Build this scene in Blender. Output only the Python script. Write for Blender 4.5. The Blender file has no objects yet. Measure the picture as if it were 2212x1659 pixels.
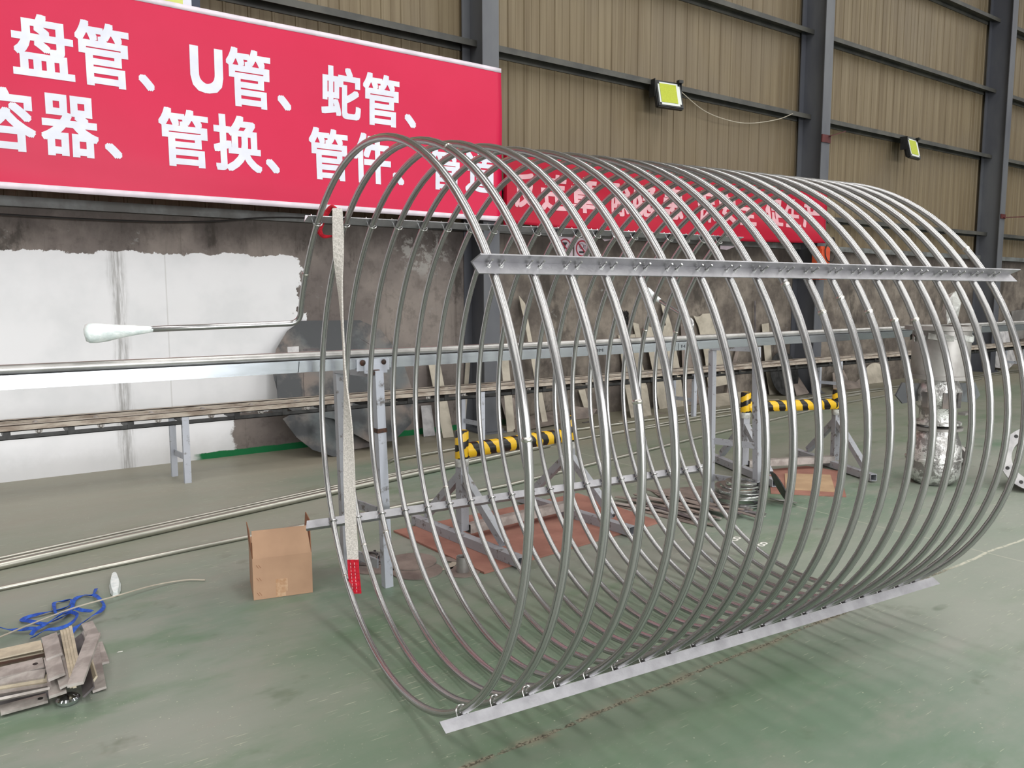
import bpy, bmesh, math, random
from mathutils import Vector, Matrix
PI = math.pi
random.seed(7)
C = bpy.context.scene.collection
sc = bpy.context.scene

# ------------------------------------------------------------------ camera
CAM = Vector((0, 0, 1.5878)); W, H, F = 2212.0, 1659.0, 1697.12
FWD = Vector((0.576436, 0.809745, -0.109704)); RGT = Vector((0.814532, -0.580115, -0.002001)); UPV = Vector((0.065261, 0.088204, 0.993962))
cd = bpy.data.cameras.new('camera'); cam = bpy.data.objects.new('camera', cd); C.objects.link(cam)
M = Matrix((RGT, UPV, -FWD)).transposed().to_4x4(); M.translation = CAM
cam.matrix_world = M
cd.sensor_width = 36; cd.lens = F / W * 36; cd.clip_start = .05; cd.clip_end = 200
sc.camera = cam

# ------------------------------------------------------------------ world, lights, exposure
sc.view_settings.view_transform = 'Standard'; sc.view_settings.look = 'None'
sc.view_settings.gamma = 1; sc.view_settings.exposure = 0.25
sc.cycles.use_denoising = True
sc.cycles.max_bounces = 6; sc.cycles.diffuse_bounces = 4; sc.cycles.glossy_bounces = 4
wd = bpy.data.worlds.new('world'); sc.world = wd; wd.use_nodes = True
bg = wd.node_tree.nodes['Background']; bg.inputs[0].default_value = (.80, .87, 1, 1); bg.inputs[1].default_value = .6

def area(name, loc, size, size_y, power, target, col=(1, 1, 1)):
    l = bpy.data.lights.new(name, 'AREA'); l.shape = 'RECTANGLE'; l.size = size; l.size_y = size_y; l.energy = power; l.color = col
    o = bpy.data.objects.new(name, l); C.objects.link(o); o.location = loc
    d = Vector(target) - Vector(loc); o.rotation_euler = d.to_track_quat('-Z', 'Y').to_euler()
    return o
# daylight through the roof's skylight strips, which run across the hall
for x in (-9, -3, 3, 9, 15, 21, 27):
    o = area('skylight', (x, -2.5, 9.35), 1.1, 17.0, 470, (x, -2.5, 0), (1, .985, .96)); o.rotation_euler = (0, 0, 0)
# daylight through the strip windows and the open gate of the opposite wall
area('window_daylight', (8, -11.7, 3.2), 30.0, 1.6, 1150, (8, 0, 2.2), (1, .99, .97))
area('gate_daylight', (1.4, -11.6, 2.15), 6.4, 4.2, 760, (1.4, 0, 1.6), (.97, .98, 1))

# ------------------------------------------------------------------ pixel -> place helpers (measured points on real planes)
def ray(x, y):
    return (FWD * F + RGT * (x - W / 2) - UPV * (y - H / 2)).normalized()
def fl(x, y, z=0.0):
    v = ray(x, y); return CAM + v * ((z - CAM.z) / v.z)
def pw(x, y, Y):
    v = ray(x, y); return CAM + v * (Y / v.y)
def lean(x, y, Yb, k):
    v = ray(x, y); return CAM + v * ((Yb + k * CAM.z) / (v.y - k * v.z))

# ------------------------------------------------------------------ materials
def s2l(c):
    c /= 255.0
    return c / 12.92 if c <= .04045 else ((c + .055) / 1.055) ** 2.4
def rgb(r, g, b): return (s2l(r), s2l(g), s2l(b), 1)
class Mat:
    def __init__(s, name, coord='obj'):
        s.m = bpy.data.materials.new(name); s.m.use_nodes = True
        s.nt = s.m.node_tree; s.b = s.nt.nodes['Principled BSDF']
        if coord == 'pos':
            s.vec = s.nt.nodes.new('ShaderNodeNewGeometry').outputs['Position']
        else:
            s.vec = s.nt.nodes.new('ShaderNodeTexCoord').outputs['Object']
    def n(s, t): return s.nt.nodes.new(t)
    def link(s, a, b):
        if isinstance(a, (int, float)): b.default_value = a
        elif isinstance(a, tuple): b.default_value = a
        else: s.nt.links.new(a, b)
    def math(s, op, a, b=0.0, clamp=False):
        n = s.n('ShaderNodeMath'); n.operation = op; n.use_clamp = clamp
        s.link(a, n.inputs[0]); s.link(b, n.inputs[1]); return n.outputs[0]
    def sep(s, v=None):
        n = s.n('ShaderNodeSeparateXYZ'); s.nt.links.new(v or s.vec, n.inputs[0]); return n.outputs
    def scale(s, sx, sy, sz, off=(0, 0, 0), v=None):
        n = s.n('ShaderNodeMapping'); s.nt.links.new(v or s.vec, n.inputs[0])
        n.inputs['Scale'].default_value = (sx, sy, sz); n.inputs['Location'].default_value = off
        return n.outputs[0]
    def noise(s, sc_=5, det=4, rough=.55, v=None, dist=0):
        n = s.n('ShaderNodeTexNoise'); s.nt.links.new(v or s.vec, n.inputs['Vector'])
        n.inputs['Scale'].default_value = sc_; n.inputs['Detail'].default_value = det
        n.inputs['Roughness'].default_value = rough; n.inputs['Distortion'].default_value = dist
        return n.outputs['Fac']
    def step(s, v, lo, hi):   # smooth 0..1 between lo and hi
        n = s.n('ShaderNodeMapRange'); n.interpolation_type = 'SMOOTHSTEP'
        s.link(v, n.inputs['Value']); n.inputs['From Min'].default_value = lo; n.inputs['From Max'].default_value = hi
        return n.outputs['Result']
    def mix(s, f, a, b):
        n = s.n('ShaderNodeMix'); n.data_type = 'RGBA'
        s.link(f, n.inputs[0]); s.link(a, n.inputs[6]); s.link(b, n.inputs[7]); return n.outputs[2]
    def col(s, v): s.link(v, s.b.inputs['Base Color']); return s
    def set(s, rough=.5, metal=0.0, spec=None):
        s.link(rough, s.b.inputs['Roughness']); s.link(metal, s.b.inputs['Metallic'])
        if spec is not None: s.b.inputs['Specular IOR Level'].default_value = spec
        return s
    def bump(s, hgt, strength=.3, dist=.01):
        n = s.n('ShaderNodeBump'); n.inputs['Strength'].default_value = strength; n.inputs['Distance'].default_value = dist
        s.link(hgt, n.inputs['Height']); s.nt.links.new(n.outputs[0], s.b.inputs['Normal']); return s

def simple(name, c1, c2=None, sc_=8, rough=.5, metal=0.0, bump=0.0, lo=.35, hi=.65, spec=None, det=4):
    m = Mat(name); nz = m.noise(sc_, det)
    m.col(m.mix(m.step(nz, lo, hi), rgb(*c1), rgb(*(c2 or c1)))).set(rough, metal, spec)
    if bump: m.bump(nz, bump)
    return m.m

MT = {}
# stainless tube: soft brushed
m = Mat('stainless_tube', 'pos'); at = m.n('ShaderNodeAttribute'); at.attribute_name = 'ring'
ln_ = m.noise(3.6, 2, .6, at.outputs['Vector'])          # fine drawing lines that run along the tube
m.col(m.mix(m.step(ln_, .36, .64), rgb(150, 149, 150), rgb(190, 189, 189))).set(.3, .9)
m.link(m.math('ADD', m.math('MULTIPLY', ln_, .16), .2), m.b.inputs['Roughness']); MT['tube'] = m.m
m = Mat('stainless_angle', 'pos'); nz = m.noise(14, 5)
m.col(m.mix(m.step(nz, .3, .7), rgb(150, 149, 153), rgb(168, 167, 171))).set(.42, .75)
m.bump(m.noise(120, 2), .06); MT['angle'] = m.m
MT['bolt'] = simple('bright_bolt', (214, 214, 214), (190, 190, 188), 30, .2, 1.0)
MT['weld'] = simple('weld_steel', (214, 212, 208), (176, 172, 166), 80, .3, 1.0, .3)
MT['foam'] = simple('milky_film', (238, 244, 243), (216, 226, 226), 30, .35, 0, .6)
MT['film'] = simple('dull_film', (196, 198, 194), (160, 160, 156), 25, .35, 0, .6)
m = Mat('galvanised', 'pos'); nz = m.noise(7, 4, .6, m.scale(1, 1, 12)); 
m.col(m.mix(nz, rgb(158, 163, 168), rgb(196, 202, 208))).set(.24, .9); MT['galv'] = m.m
MT['galvtube'] = simple('galvanised_pipe', (184, 182, 180), (162, 160, 158), 6, .38, .85)
MT['floorpipe'] = simple('dull_pipe', (172, 172, 162), (186, 184, 174), 3, .34, .85)
m = Mat('worn_grey_paint'); nz = m.noise(18, 6, .7)
m.col(m.mix(m.step(nz, .55, .66), m.mix(m.noise(4, 3), rgb(148, 150, 156), rgb(170, 172, 178)), rgb(104, 98, 94))).set(.55, .1); MT['greypaint'] = m.m
m = Mat('pale_worn_paint'); nz = m.noise(14, 6, .7)
m.col(m.mix(m.step(nz, .55, .7), m.mix(m.noise(4, 3), rgb(172, 176, 188), rgb(196, 200, 208)), rgb(110, 106, 104))).set(.55, .1); MT['palepaint'] = m.m
m = Mat('dusty_channel'); nz = m.noise(5, 5, .6, m.scale(1, 4, 4))
m.col(m.mix(m.step(nz, .4, .62), rgb(184, 174, 162), rgb(142, 128, 116))).set(.7, .1); MT['dustchan'] = m.m
MT['blackish'] = simple('oily_black', (34, 34, 34), (58, 58, 58), 10, .45, .3)
MT['rust'] = simple('rust', (92, 62, 50), (58, 48, 44), 40, .8, .1, .4)
m = Mat('column_paint', 'pos'); nz = m.noise(1.6, 5, .6, m.scale(1, 1, .35))
m.col(m.mix(m.step(nz, .3, .7), rgb(76, 78, 86), rgb(96, 98, 102))).set(.5, 0); MT['column'] = m.m
MT['girt'] = simple('girt_paint', (80, 79, 74), (62, 62, 60), 3, .6, 0)
m = Mat('concrete', 'pos')
x, y, z = m.sep()
big = m.noise(1.1, 6, .62); fine = m.noise(6, 8, .7); dirt = m.noise(2.3, 7, .68, m.scale(1, 1, .5, (3, 0, 8)))
c0 = m.mix(m.step(big, .35, .68), rgb(112, 104, 101), rgb(142, 133, 127))
c0 = m.mix(m.step(m.math('ADD', x, m.math('MULTIPLY', big, 1.5)), 5.6, 6.6), c0, m.mix(m.step(m.noise(2.2, 7, .65, m.scale(1, 1, 1, (5, 0, 1))), .3, .72), rgb(86, 79, 74), rgb(138, 129, 119)))
# dark mould towards the top of the wall, patchy
mould = m.math('MULTIPLY', m.step(m.math('ADD', z, m.math('MULTIPLY', dirt, .8)), 2.35, 2.75), .75)
c0 = m.mix(mould, c0, rgb(62, 56, 54))
c0 = m.mix(m.math('MULTIPLY', m.step(dirt, .56, .66), .7), c0, rgb(58, 54, 50))
c0 = m.mix(m.math('MULTIPLY', m.step(m.noise(3.1, 7, .75, m.scale(1, 1, 1, (11, 0, 2))), .62, .7), .7), c0, rgb(150, 150, 148))
ed = m.math('SQRT', m.math('ADD', m.math('POWER', m.math('DIVIDE', m.math('SUBTRACT', x, 4.45), .42), 2), m.math('POWER', m.math('DIVIDE', m.math('SUBTRACT', z, 2.08), .30), 2)))
c0 = m.mix(m.math('MULTIPLY', m.math('SUBTRACT', 1, m.step(ed, .5, 1.1)), m.math('MULTIPLY', m.step(m.noise(5, 8, .75, m.scale(1, 1, 1, (3, 3, 3))), .5, .56), .7)), c0, rgb(168, 166, 162))
c0 = m.mix(m.math('MULTIPLY', m.step(fine, .5, .62), .3), c0, rgb(72, 66, 62))
# vertical drip marks
drip = m.noise(1, 3, .6, m.scale(14, 1, .6))
c0 = m.mix(m.math('MULTIPLY', m.step(drip, .56, .7), .32), c0, rgb(66, 58, 52))
# white painted rectangle with a torn edge
jag = m.math('MULTIPLY', m.math('SUBTRACT', m.noise(3.2, 8, .68), .5), .22)
top = m.math('SUBTRACT', 1.0, m.step(m.math('ADD', z, jag), 2.005, 2.012))
rgtm = m.math('SUBTRACT', 1.0, m.step(m.math('ADD', x, m.math('MULTIPLY', jag, 2.2)), 3.0, 3.01))
# lower right bite
bite = m.math('MULTIPLY', m.step(m.math('ADD', x, m.math('MULTIPLY', jag, 1.5)), 2.22, 2.25), m.math('SUBTRACT', 1.0, m.step(m.math('ADD', z, jag), .42, .44)))
white = m.math('MULTIPLY', m.math('MULTIPLY', top, rgtm), m.math('SUBTRACT', 1.0, bite))
wc = m.mix(m.step(m.noise(2, 4), .4, .7), rgb(236, 236, 239), rgb(226, 227, 230))
spots = m.math('MULTIPLY', m.step(m.noise(9, 8, .75, m.scale(1, 1, 1.6)), .66, .72), .6)
wc = m.mix(spots, wc, rgb(160, 158, 156))
wc = m.mix(m.math('MULTIPLY', m.math('SUBTRACT', 1, m.step(m.math('ADD', z, m.math('MULTIPLY', fine, .25)), .18, .4)), .25), wc, rgb(170, 168, 164))
# the seam stain that runs down at x = 1.27
dx = m.math('ABSOLUTE', m.math('SUBTRACT', x, m.math('ADD', 1.27, m.math('MULTIPLY', m.math('SUBTRACT', m.noise(3, 5), .5), .12))))
seam = m.math('SUBTRACT', 1, m.step(dx, .012, .09))
seamn = m.step(m.noise(1, 5, .7, m.scale(26, 1, 1.6)), .36, .6)
wc = m.mix(m.math('MULTIPLY', m.math('MULTIPLY', seam, seamn), .75), wc, rgb(140, 138, 136))
crk = m.math('SUBTRACT', 1, m.step(m.math('ABSOLUTE', m.math('SUBTRACT', x, 1.68)), .003, .008))
wc = m.mix(m.math('MULTIPLY', crk, .35), wc, rgb(170, 168, 164))
c1 = m.mix(white, c0, wc)
# green floor paint lapping up the foot of the wall
grn = m.math('MULTIPLY', m.math('SUBTRACT', 1, m.step(m.math('ADD', z, m.math('MULTIPLY', fine, .05)), .085, .095)), m.step(m.math('ADD', x, jag), 1.85, 1.95))
c1 = m.mix(m.math('MULTIPLY', grn, m.math('SUBTRACT', 1, m.step(x, 5.2, 6.0))), c1, rgb(28, 112, 66))
m.col(c1).set(.8, 0, .25); m.bump(fine, .1, .01); MT['concrete'] = m.m

m = Mat('cladding', 'pos')
st = m.noise(1, 4, .6, m.scale(9, 1, .25)); bg2 = m.noise(.7, 4)
c0 = m.mix(m.step(st, .3, .7), rgb(104, 90, 68), rgb(126, 113, 90))
c0 = m.mix(m.math('MULTIPLY', m.step(bg2, .4, .7), .5), c0, rgb(112, 101, 85))
c0 = m.mix(m.math('MULTIPLY', m.step(m.noise(1, 3, .6, m.scale(60, 1, .3, (5, 0, 0))), .58, .7), .4), c0, rgb(78, 64, 42))
m.col(c0).set(.55, 0, .35); MT['clad'] = m.m

m = Mat('painted_floor', 'pos')
x, y, z = m.sep()
n1 = m.noise(.75, 6, .6, m.scale(.6, 1.3, 1)); n2 = m.noise(3.2, 7, .7, m.scale(.8, 1.4, 1)); n3 = m.noise(1.7, 5, .6, m.scale(.7, 1.5, 1, (9, 4, 0)))
c0 = m.mix(m.step(n1, .3, .62), rgb(108, 129, 112), rgb(142, 146, 137))
c0 = m.mix(m.math('MULTIPLY', m.step(n2, .46, .7), .55), c0, rgb(146, 144, 136))
c0 = m.mix(m.math('MULTIPLY', m.step(n3, .5, .72), .6), c0, rgb(84, 118, 86))
c0 = m.mix(m.math('MULTIPLY', m.step(m.noise(2.6, 4, .6, m.scale(1, 1.2, 1, (2, 7, 0))), .6, .72), .5), c0, rgb(80, 92, 72))
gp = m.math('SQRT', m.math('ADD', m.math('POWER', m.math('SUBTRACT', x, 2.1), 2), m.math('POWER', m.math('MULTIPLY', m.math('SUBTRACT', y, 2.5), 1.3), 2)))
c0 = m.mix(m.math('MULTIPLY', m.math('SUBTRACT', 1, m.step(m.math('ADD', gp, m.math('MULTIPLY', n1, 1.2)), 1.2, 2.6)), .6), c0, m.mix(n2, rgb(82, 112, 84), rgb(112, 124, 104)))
wr = m.math('MULTIPLY', m.step(m.math('ADD', x, m.math('MULTIPLY', n1, 1.5)), 3.6, 5.2), m.math('SUBTRACT', 1, m.step(y, 2.2, 3.4)))
c0 = m.mix(m.math('MULTIPLY', wr, .55), c0, m.mix(n2, rgb(158, 162, 150), rgb(142, 148, 140)))
# brown dust that gathers towards the wall
dust = m.step(m.math('ADD', y, m.math('MULTIPLY', m.math('SUBTRACT', n1, .5), 2.2)), 5.9, 7.3)
c0 = m.mix(m.math('MULTIPLY', dust, .8), c0, m.mix(n2, rgb(138, 124, 108), rgb(158, 146, 130)))
olive = m.math('MULTIPLY', m.step(y, 3.4, 5.2), m.step(x, 2.5, 6.0))
lft = m.math('MULTIPLY', m.step(y, 4.0, 5.6), m.math('SUBTRACT', 1, m.step(x, 1.6, 3.6)))
c0 = m.mix(m.math('MULTIPLY', lft, .7), c0, m.mix(n2, rgb(142, 146, 130), rgb(152, 146, 134)))
c0 = m.mix(m.math('MULTIPLY', olive, .5), c0, rgb(112, 114, 96))
# pale scratches and flecks
def scratch(ang, sx, sy, lo, off):
    r = m.n('ShaderNodeMapping'); m.nt.links.new(m.vec, r.inputs[0]); r.inputs['Rotation'].default_value = (0, 0, ang)
    r.inputs['Scale'].default_value = (sx, sy, 1); r.inputs['Location'].default_value = off
    v = m.n('ShaderNodeTexVoronoi'); v.feature = 'F1'; m.nt.links.new(r.outputs[0], v.inputs['Vector']); v.inputs['Scale'].default_value = 1
    v.inputs['Randomness'].default_value = 1
    return m.math('MULTIPLY', m.math('SUBTRACT', 1, m.step(v.outputs['Distance'], lo * .6, lo)), m.step(m.noise(1.3, 3, .6, m.scale(1, 1, 1, (ang * 3, 2, 5))), .46, .6))
for a_, sx, sy, lo, off, k in ((.5, 5, 60, .16, (0, 0, 0), .5), (-.35, 6, 80, .14, (3, 1, 0), .45), (1.2, 4, 70, .12, (8, 2, 0), .4), (.1, 22, 22, .09, (1, 1, 0), .55), (2.2, 45, 45, .1, (4, 7, 0), .35)):
    c0 = m.mix(m.math('MULTIPLY', scratch(a_, sx, sy, lo, off), k), c0, rgb(198, 198, 176))
dk = m.math('MULTIPLY', scratch(.4, 2.2, 6, .2, (2.3, .7, 0)), m.math('MULTIPLY', m.step(x, 2.6, 3.1), m.math('SUBTRACT', 1, m.step(y, 1.9, 2.1))))
c0 = m.mix(m.math('MULTIPLY', dk, .45), c0, rgb(66, 84, 62))
# cast joint running along y = 2.14, broken on the left, filled pale on the right
wob = m.math('MULTIPLY', m.math('SUBTRACT', m.noise(2.0, 4), .5), .07)
dj = m.math('ABSOLUTE', m.math('ADD', m.math('SUBTRACT', y, 2.145), wob))
wid = m.math('ADD', .004, m.math('MULTIPLY', m.noise(7, 5, .7), .016))
jm = m.math('SUBTRACT', 1, m.step(m.math('DIVIDE', dj, wid), .5, 1.1))
jm = m.math('MULTIPLY', jm, m.step(m.noise(30, 3), .34, .5))
jc = m.mix(m.step(x, 4.55, 4.85), m.mix(m.step(m.noise(90, 2), .4, .6), rgb(74, 70, 58), rgb(142, 136, 118)), rgb(196, 194, 178))
halo = m.math('MULTIPLY', m.math('SUBTRACT', 1, m.step(dj, .0, .05)), m.math('SUBTRACT', 1, m.step(x, 4.0, 4.6)))
c0 = m.mix(m.math('MULTIPLY', m.math('MULTIPLY', halo, m.step(m.noise(6, 4), .45, .6)), .5), c0, rgb(140, 128, 110))
c0 = m.mix(m.math('MULTIPLY', jm, .9), c0, jc)
dj2 = m.math('ABSOLUTE', m.math('ADD', m.math('SUBTRACT', x, 5.16), m.math('MULTIPLY', wob, .3)))
c0 = m.mix(m.math('MULTIPLY', m.math('SUBTRACT', 1, m.step(dj2, .002, .007)), .55), c0, rgb(192, 190, 174))
m.col(c0); m.set(.5, 0, .35)
m.link(m.math('ADD', .36, m.math('MULTIPLY', n2, .3)), m.b.inputs['Roughness'])
m.bump(m.math('SUBTRACT', n2, m.math('MULTIPLY', jm, .6)), .12, .01); MT['floor'] = m.m

m = Mat('banner_cloth', 'pos'); nz = m.noise(2, 4)
m.col(m.mix(nz, rgb(196, 16, 64), rgb(206, 24, 74))).set(.45, 0, .35); MT['banner'] = m.m
m = Mat('banner_cloth_shaded', 'pos'); m.col(m.mix(m.noise(2, 4), rgb(164, 12, 42), rgb(176, 18, 50))).set(.5, 0, .3); MT['banner2'] = m.m  # small banner's cloth: the shade on it is put into a darker red
MT['hem'] = simple('banner_hem', (226, 214, 224), (210, 200, 210), 5, .6)
MT['letter'] = simple('white_print', (224, 226, 238), (214, 216, 228), 5, .5)
MT['letter2'] = simple('pink_white_print_shaded', (210, 158, 166), (218, 170, 178), 5, .5)  # small banner's print, dimmed in colour for the same shade
MT['webbing'] = simple('webbing', (226, 220, 214), (192, 186, 180), 160, .9, 0, .3)
MT['redweb'] = simple('red_webbing', (206, 16, 44), (168, 10, 34), 60, .8, 0, .5)
MT['thread'] = simple('white_thread', (240, 200, 205), None, 5, .8)
MT['card'] = simple('cardboard', (186, 150, 122), (172, 137, 111), 3, .8)
MT['cardin'] = simple('cardboard_inside', (150, 104, 76), (130, 88, 64), 3, .9)
MT['tape'] = simple('clear_tape', (206, 172, 142), (186, 144, 110), 30, .2)
MT['blue'] = simple('blue_webbing', (38, 94, 196), (24, 66, 160), 40, .6)
m = Mat('scrap_steel', 'obj'); nz = m.noise(9, 5, .65)
m.col(m.mix(m.step(nz, .35, .65), rgb(182, 175, 170), rgb(146, 139, 134))).set(.55, .2); MT['scrap'] = m.m
m = Mat('scrap_steel_pale', 'obj'); nz = m.noise(9, 5, .65)
m.col(m.mix(m.step(nz, .35, .65), rgb(202, 191, 168), rgb(176, 165, 146))).set(.6, .1); MT['scrap2'] = m.m
MT['scrap3'] = simple('scrap_steel_dark', (104, 98, 100), (78, 72, 74), 10, .5, .2)
MT['chrome'] = simple('chrome', (220, 222, 226), (200, 204, 210), 20, .08, 1.0)
m = Mat('dark_plate', 'pos'); nz = m.noise(2.2, 6, .6)
m.col(m.mix(m.step(nz, .42, .58), rgb(66, 68, 71), m.mix(m.step(m.noise(1.3, 3), .4, .6), rgb(124, 112, 105), rgb(92, 98, 100)))).set(.55, .1); MT['darkplate'] = m.m
m = Mat('beige_plate', 'pos'); nz = m.noise(5, 6, .6)
m.col(m.mix(m.step(nz, .35, .7), rgb(188, 180, 165), rgb(162, 154, 140))).set(.6, .1); MT['beige'] = m.m
m = Mat('pinkish_plate', 'pos'); nz = m.noise(5, 6, .6)
m.col(m.mix(m.step(nz, .35, .7), rgb(146, 134, 126), rgb(112, 102, 97))).set(.6, .2); MT['pinkplate'] = m.m
MT['whiteplate'] = simple('white_plate', (206, 204, 204), (170, 168, 170), 8, .5, .1)
MT['redboard'] = simple('red_primer_board', (160, 114, 100), (142, 98, 86), 5, .75)
MT['sandboard'] = simple('sand_board', (184, 156, 124), (170, 142, 112), 5, .7)
MT['orange'] = simple('orange_box', (206, 84, 48), (186, 70, 40), 8, .5)
MT['darkred'] = simple('dark_red_paint', (84, 28, 28), (66, 22, 22), 8, .6)
MT['lampblack'] = simple('lamp_black', (26, 27, 28), (36, 37, 38), 8, .4)
MT['lampwhite'] = simple('lamp_reflector', (212, 216, 212), None, 8, .3)
MT['lampyellow'] = simple('lamp_phosphor', (176, 186, 44), (168, 178, 38), 50, .5)
MT['wire'] = simple('pale_wire', (176, 168, 152), None, 8, .6)
MT['cable'] = simple('black_cable', (30, 28, 28), None, 8, .6)
MT['signwhite'] = simple('sign_white', (206, 190, 200), (196, 180, 190), 8, .5)
MT['signred'] = simple('sign_red', (158, 20, 50), None, 8, .5)
MT['signblack'] = simple('sign_black', (30, 26, 30), None, 8, .5)
MT['limeprint'] = simple('lime_print', (208, 214, 120), (196, 204, 100), 3, .5)
MT['navyprint'] = simple('navy_print', (40, 46, 70), None, 3, .5)
MT['ceil'] = simple('ceiling_sheet', (150, 152, 150), (130, 132, 130), 1, .7)
MT['farwall'] = simple('far_wall', (122, 122, 124), (108, 108, 110), 1, .8)
MT['sill'] = simple('sill_steel', (112, 116, 116), (84, 84, 82), 4, .6)
MT['chalk'] = simple('chalk', (226, 226, 220), None, 8, .9)
MT['ink'] = simple('black_marker', (60, 64, 70), None, 8, .6)
m = Mat('foil_steel', 'pos'); nz = m.noise(9, 6, .7)
m.col(m.mix(m.step(nz, .45, .55), rgb(150, 148, 146), rgb(232, 232, 230))).set(.3, .75); m.bump(nz, .5, .03); MT['foil'] = m.m
MT['dullsteel'] = simple('dull_steel', (164, 161, 158), (134, 130, 127), 4, .45, .5)
# yellow and black tape, wound as a slanting stripe round the long axis (object z)
def tape_mat(name, ax, pitch, slant):
    m = Mat(name); o = m.sep(); L = o[ax]
    oth = [i for i in (0, 1, 2) if i != ax]
    ang = m.math('ARCTAN2', o[oth[0]], o[oth[1]])
    t = m.math('ADD', m.math('DIVIDE', L, pitch), m.math('MULTIPLY', ang, slant / (2 * PI)))
    t = m.math('ADD', t, m.math('MULTIPLY', m.noise(14, 2), .5))
    f = m.math('FRACT', t)
    m.col(m.mix(m.step(f, .5, .53), rgb(226, 182, 34), rgb(22, 20, 18))).set(.35); return m.m
MT['hazard_x'] = tape_mat('hazard_tape_beam', 0, .115, 1)
MT['hazard_z'] = tape_mat('hazard_tape_post', 2, .1, 1)

# ------------------------------------------------------------------ mesh helpers
def finish(bm, name, mat, parent=None, smooth=False, mats=None):
    bmesh.ops.recalc_face_normals(bm, faces=bm.faces)
    me = bpy.data.meshes.new(name); bm.to_mesh(me); bm.free()
    for q in (mats or [mat]): me.materials.append(MT[q] if isinstance(q, str) else q)
    if smooth:
        for p in me.polygons: p.use_smooth = True
        if smooth != 'all':
            try: me.set_sharp_from_angle(angle=math.radians(40))
            except Exception: pass
    o = bpy.data.objects.new(name, me); C.objects.link(o)
    if parent: o.parent = parent
    return o
def tag(o, label=None, cat=None, group=None, kind=None):
    if label: o['label'] = label
    if cat: o['category'] = cat
    if group: o['group'] = group
    if kind: o['kind'] = kind
    return o
def thing(name, label, cat, loc=(0, 0, 0), rz=0, group=None):
    o = bpy.data.objects.new(name, None); C.objects.link(o); o.empty_display_size = .1
    o.location = loc; o.rotation_euler = (0, 0, rz)
    return tag(o, label, cat, group)
def box(bm, a, b, mi=0):
    (x0, y0, z0), (x1, y1, z1) = a, b
    vs = [bm.verts.new(p) for p in ((x0, y0, z0), (x1, y0, z0), (x1, y1, z0), (x0, y1, z0), (x0, y0, z1), (x1, y0, z1), (x1, y1, z1), (x0, y1, z1))]
    for f in ((0, 3, 2, 1), (4, 5, 6, 7), (0, 1, 5, 4), (1, 2, 6, 5), (2, 3, 7, 6), (3, 0, 4, 7)):
        bm.faces.new([vs[i] for i in f]).material_index = mi
def frame(p0, p1, up=(0, 0, 1)):
    d = (Vector(p1) - Vector(p0)); L = d.length; d.normalize(); up = Vector(up)
    if abs(d.dot(up)) > .98: up = Vector((0, 1, 0))
    s = d.cross(up).normalized(); u = s.cross(d).normalized(); return d, s, u, L
def sweep_prof(bm, p0, p1, prof, up=(0, 0, 1), closed=True, mi=0):   # prof: list of (side, up)
    d, s, u, L = frame(p0, p1, up)
    A = [bm.verts.new(Vector(p0) + s * x + u * y) for x, y in prof]; B = [bm.verts.new(Vector(p1) + s * x + u * y) for x, y in prof]
    n = len(prof)
    for i in range(n):
        j = (i + 1) % n; bm.faces.new((A[i], A[j], B[j], B[i])).material_index = mi
    if closed: bm.faces.new(A[::-1]).material_index = mi; bm.faces.new(B).material_index = mi
def bar(bm, p0, p1, w, h, up=(0, 0, 1), mi=0):
    sweep_prof(bm, p0, p1, [(-w / 2, -h / 2), (w / 2, -h / 2), (w / 2, h / 2), (-w / 2, h / 2)], up, True, mi)
def hollow(bm, p0, p1, w, h, t=.004, up=(0, 0, 1)):   # square tube with open ends
    d, s, u, L = frame(p0, p1, up); p0 = Vector(p0); p1 = Vector(p1)
    def ring(p, w_, h_): return [bm.verts.new(p + s * x * w_ / 2 + u * y * h_ / 2) for x, y in ((-1, -1), (1, -1), (1, 1), (-1, 1))]
    o0, o1, i0, i1 = ring(p0, w, h), ring(p1, w, h), ring(p0, w - 2 * t, h - 2 * t), ring(p1, w - 2 * t, h - 2 * t)
    for i in range(4):
        j = (i + 1) % 4
        bm.faces.new((o0[i], o0[j], o1[j], o1[i])); bm.faces.new((i0[i], i1[i], i1[j], i0[j]))
        bm.faces.new((o0[i], i0[i], i0[j], o0[j])); bm.faces.new((o1[i], o1[j], i1[j], i1[i]))
def tube(bm, pts, r, seg=10, caps=True, mi=0, closed=False, ring=False):
    lay = bm.verts.layers.float_vector.new('ring') if ring else None
    pts = [Vector(p) for p in pts]; n = len(pts); rings = []
    rr = r if isinstance(r, (list, tuple)) else [r] * n
    t0 = (pts[1] - pts[0]).normalized(); ref = Vector((0, 0, 1)) if abs(t0.z) < .9 else Vector((1, 0, 0))
    s = t0.cross(ref).normalized()
    for i, p in enumerate(pts):
        if closed: t = (pts[(i + 1) % n] - pts[i - 1]).normalized()
        else: t = (pts[min(i + 1, n - 1)] - pts[max(i - 1, 0)]).normalized()
        s = (s - t * s.dot(t)).normalized(); u = t.cross(s)
        rings.append([bm.verts.new(p + (s * math.cos(2 * PI * k / seg) + u * math.sin(2 * PI * k / seg)) * rr[i]) for k in range(seg)])
        if ring:
            for k in range(seg): rings[-1][k][lay] = Vector((math.cos(2 * PI * k / seg), math.sin(2 * PI * k / seg), i * .0005))
    m_ = n if closed else n - 1
    for i in range(m_):
        A, B = rings[i], rings[(i + 1) % n]
        for k in range(seg):
            j = (k + 1) % seg; bm.faces.new((A[k], A[j], B[j], B[k])).material_index = mi
    if caps and not closed: bm.faces.new(rings[0][::-1]).material_index = mi; bm.faces.new(rings[-1]).material_index = mi
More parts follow.
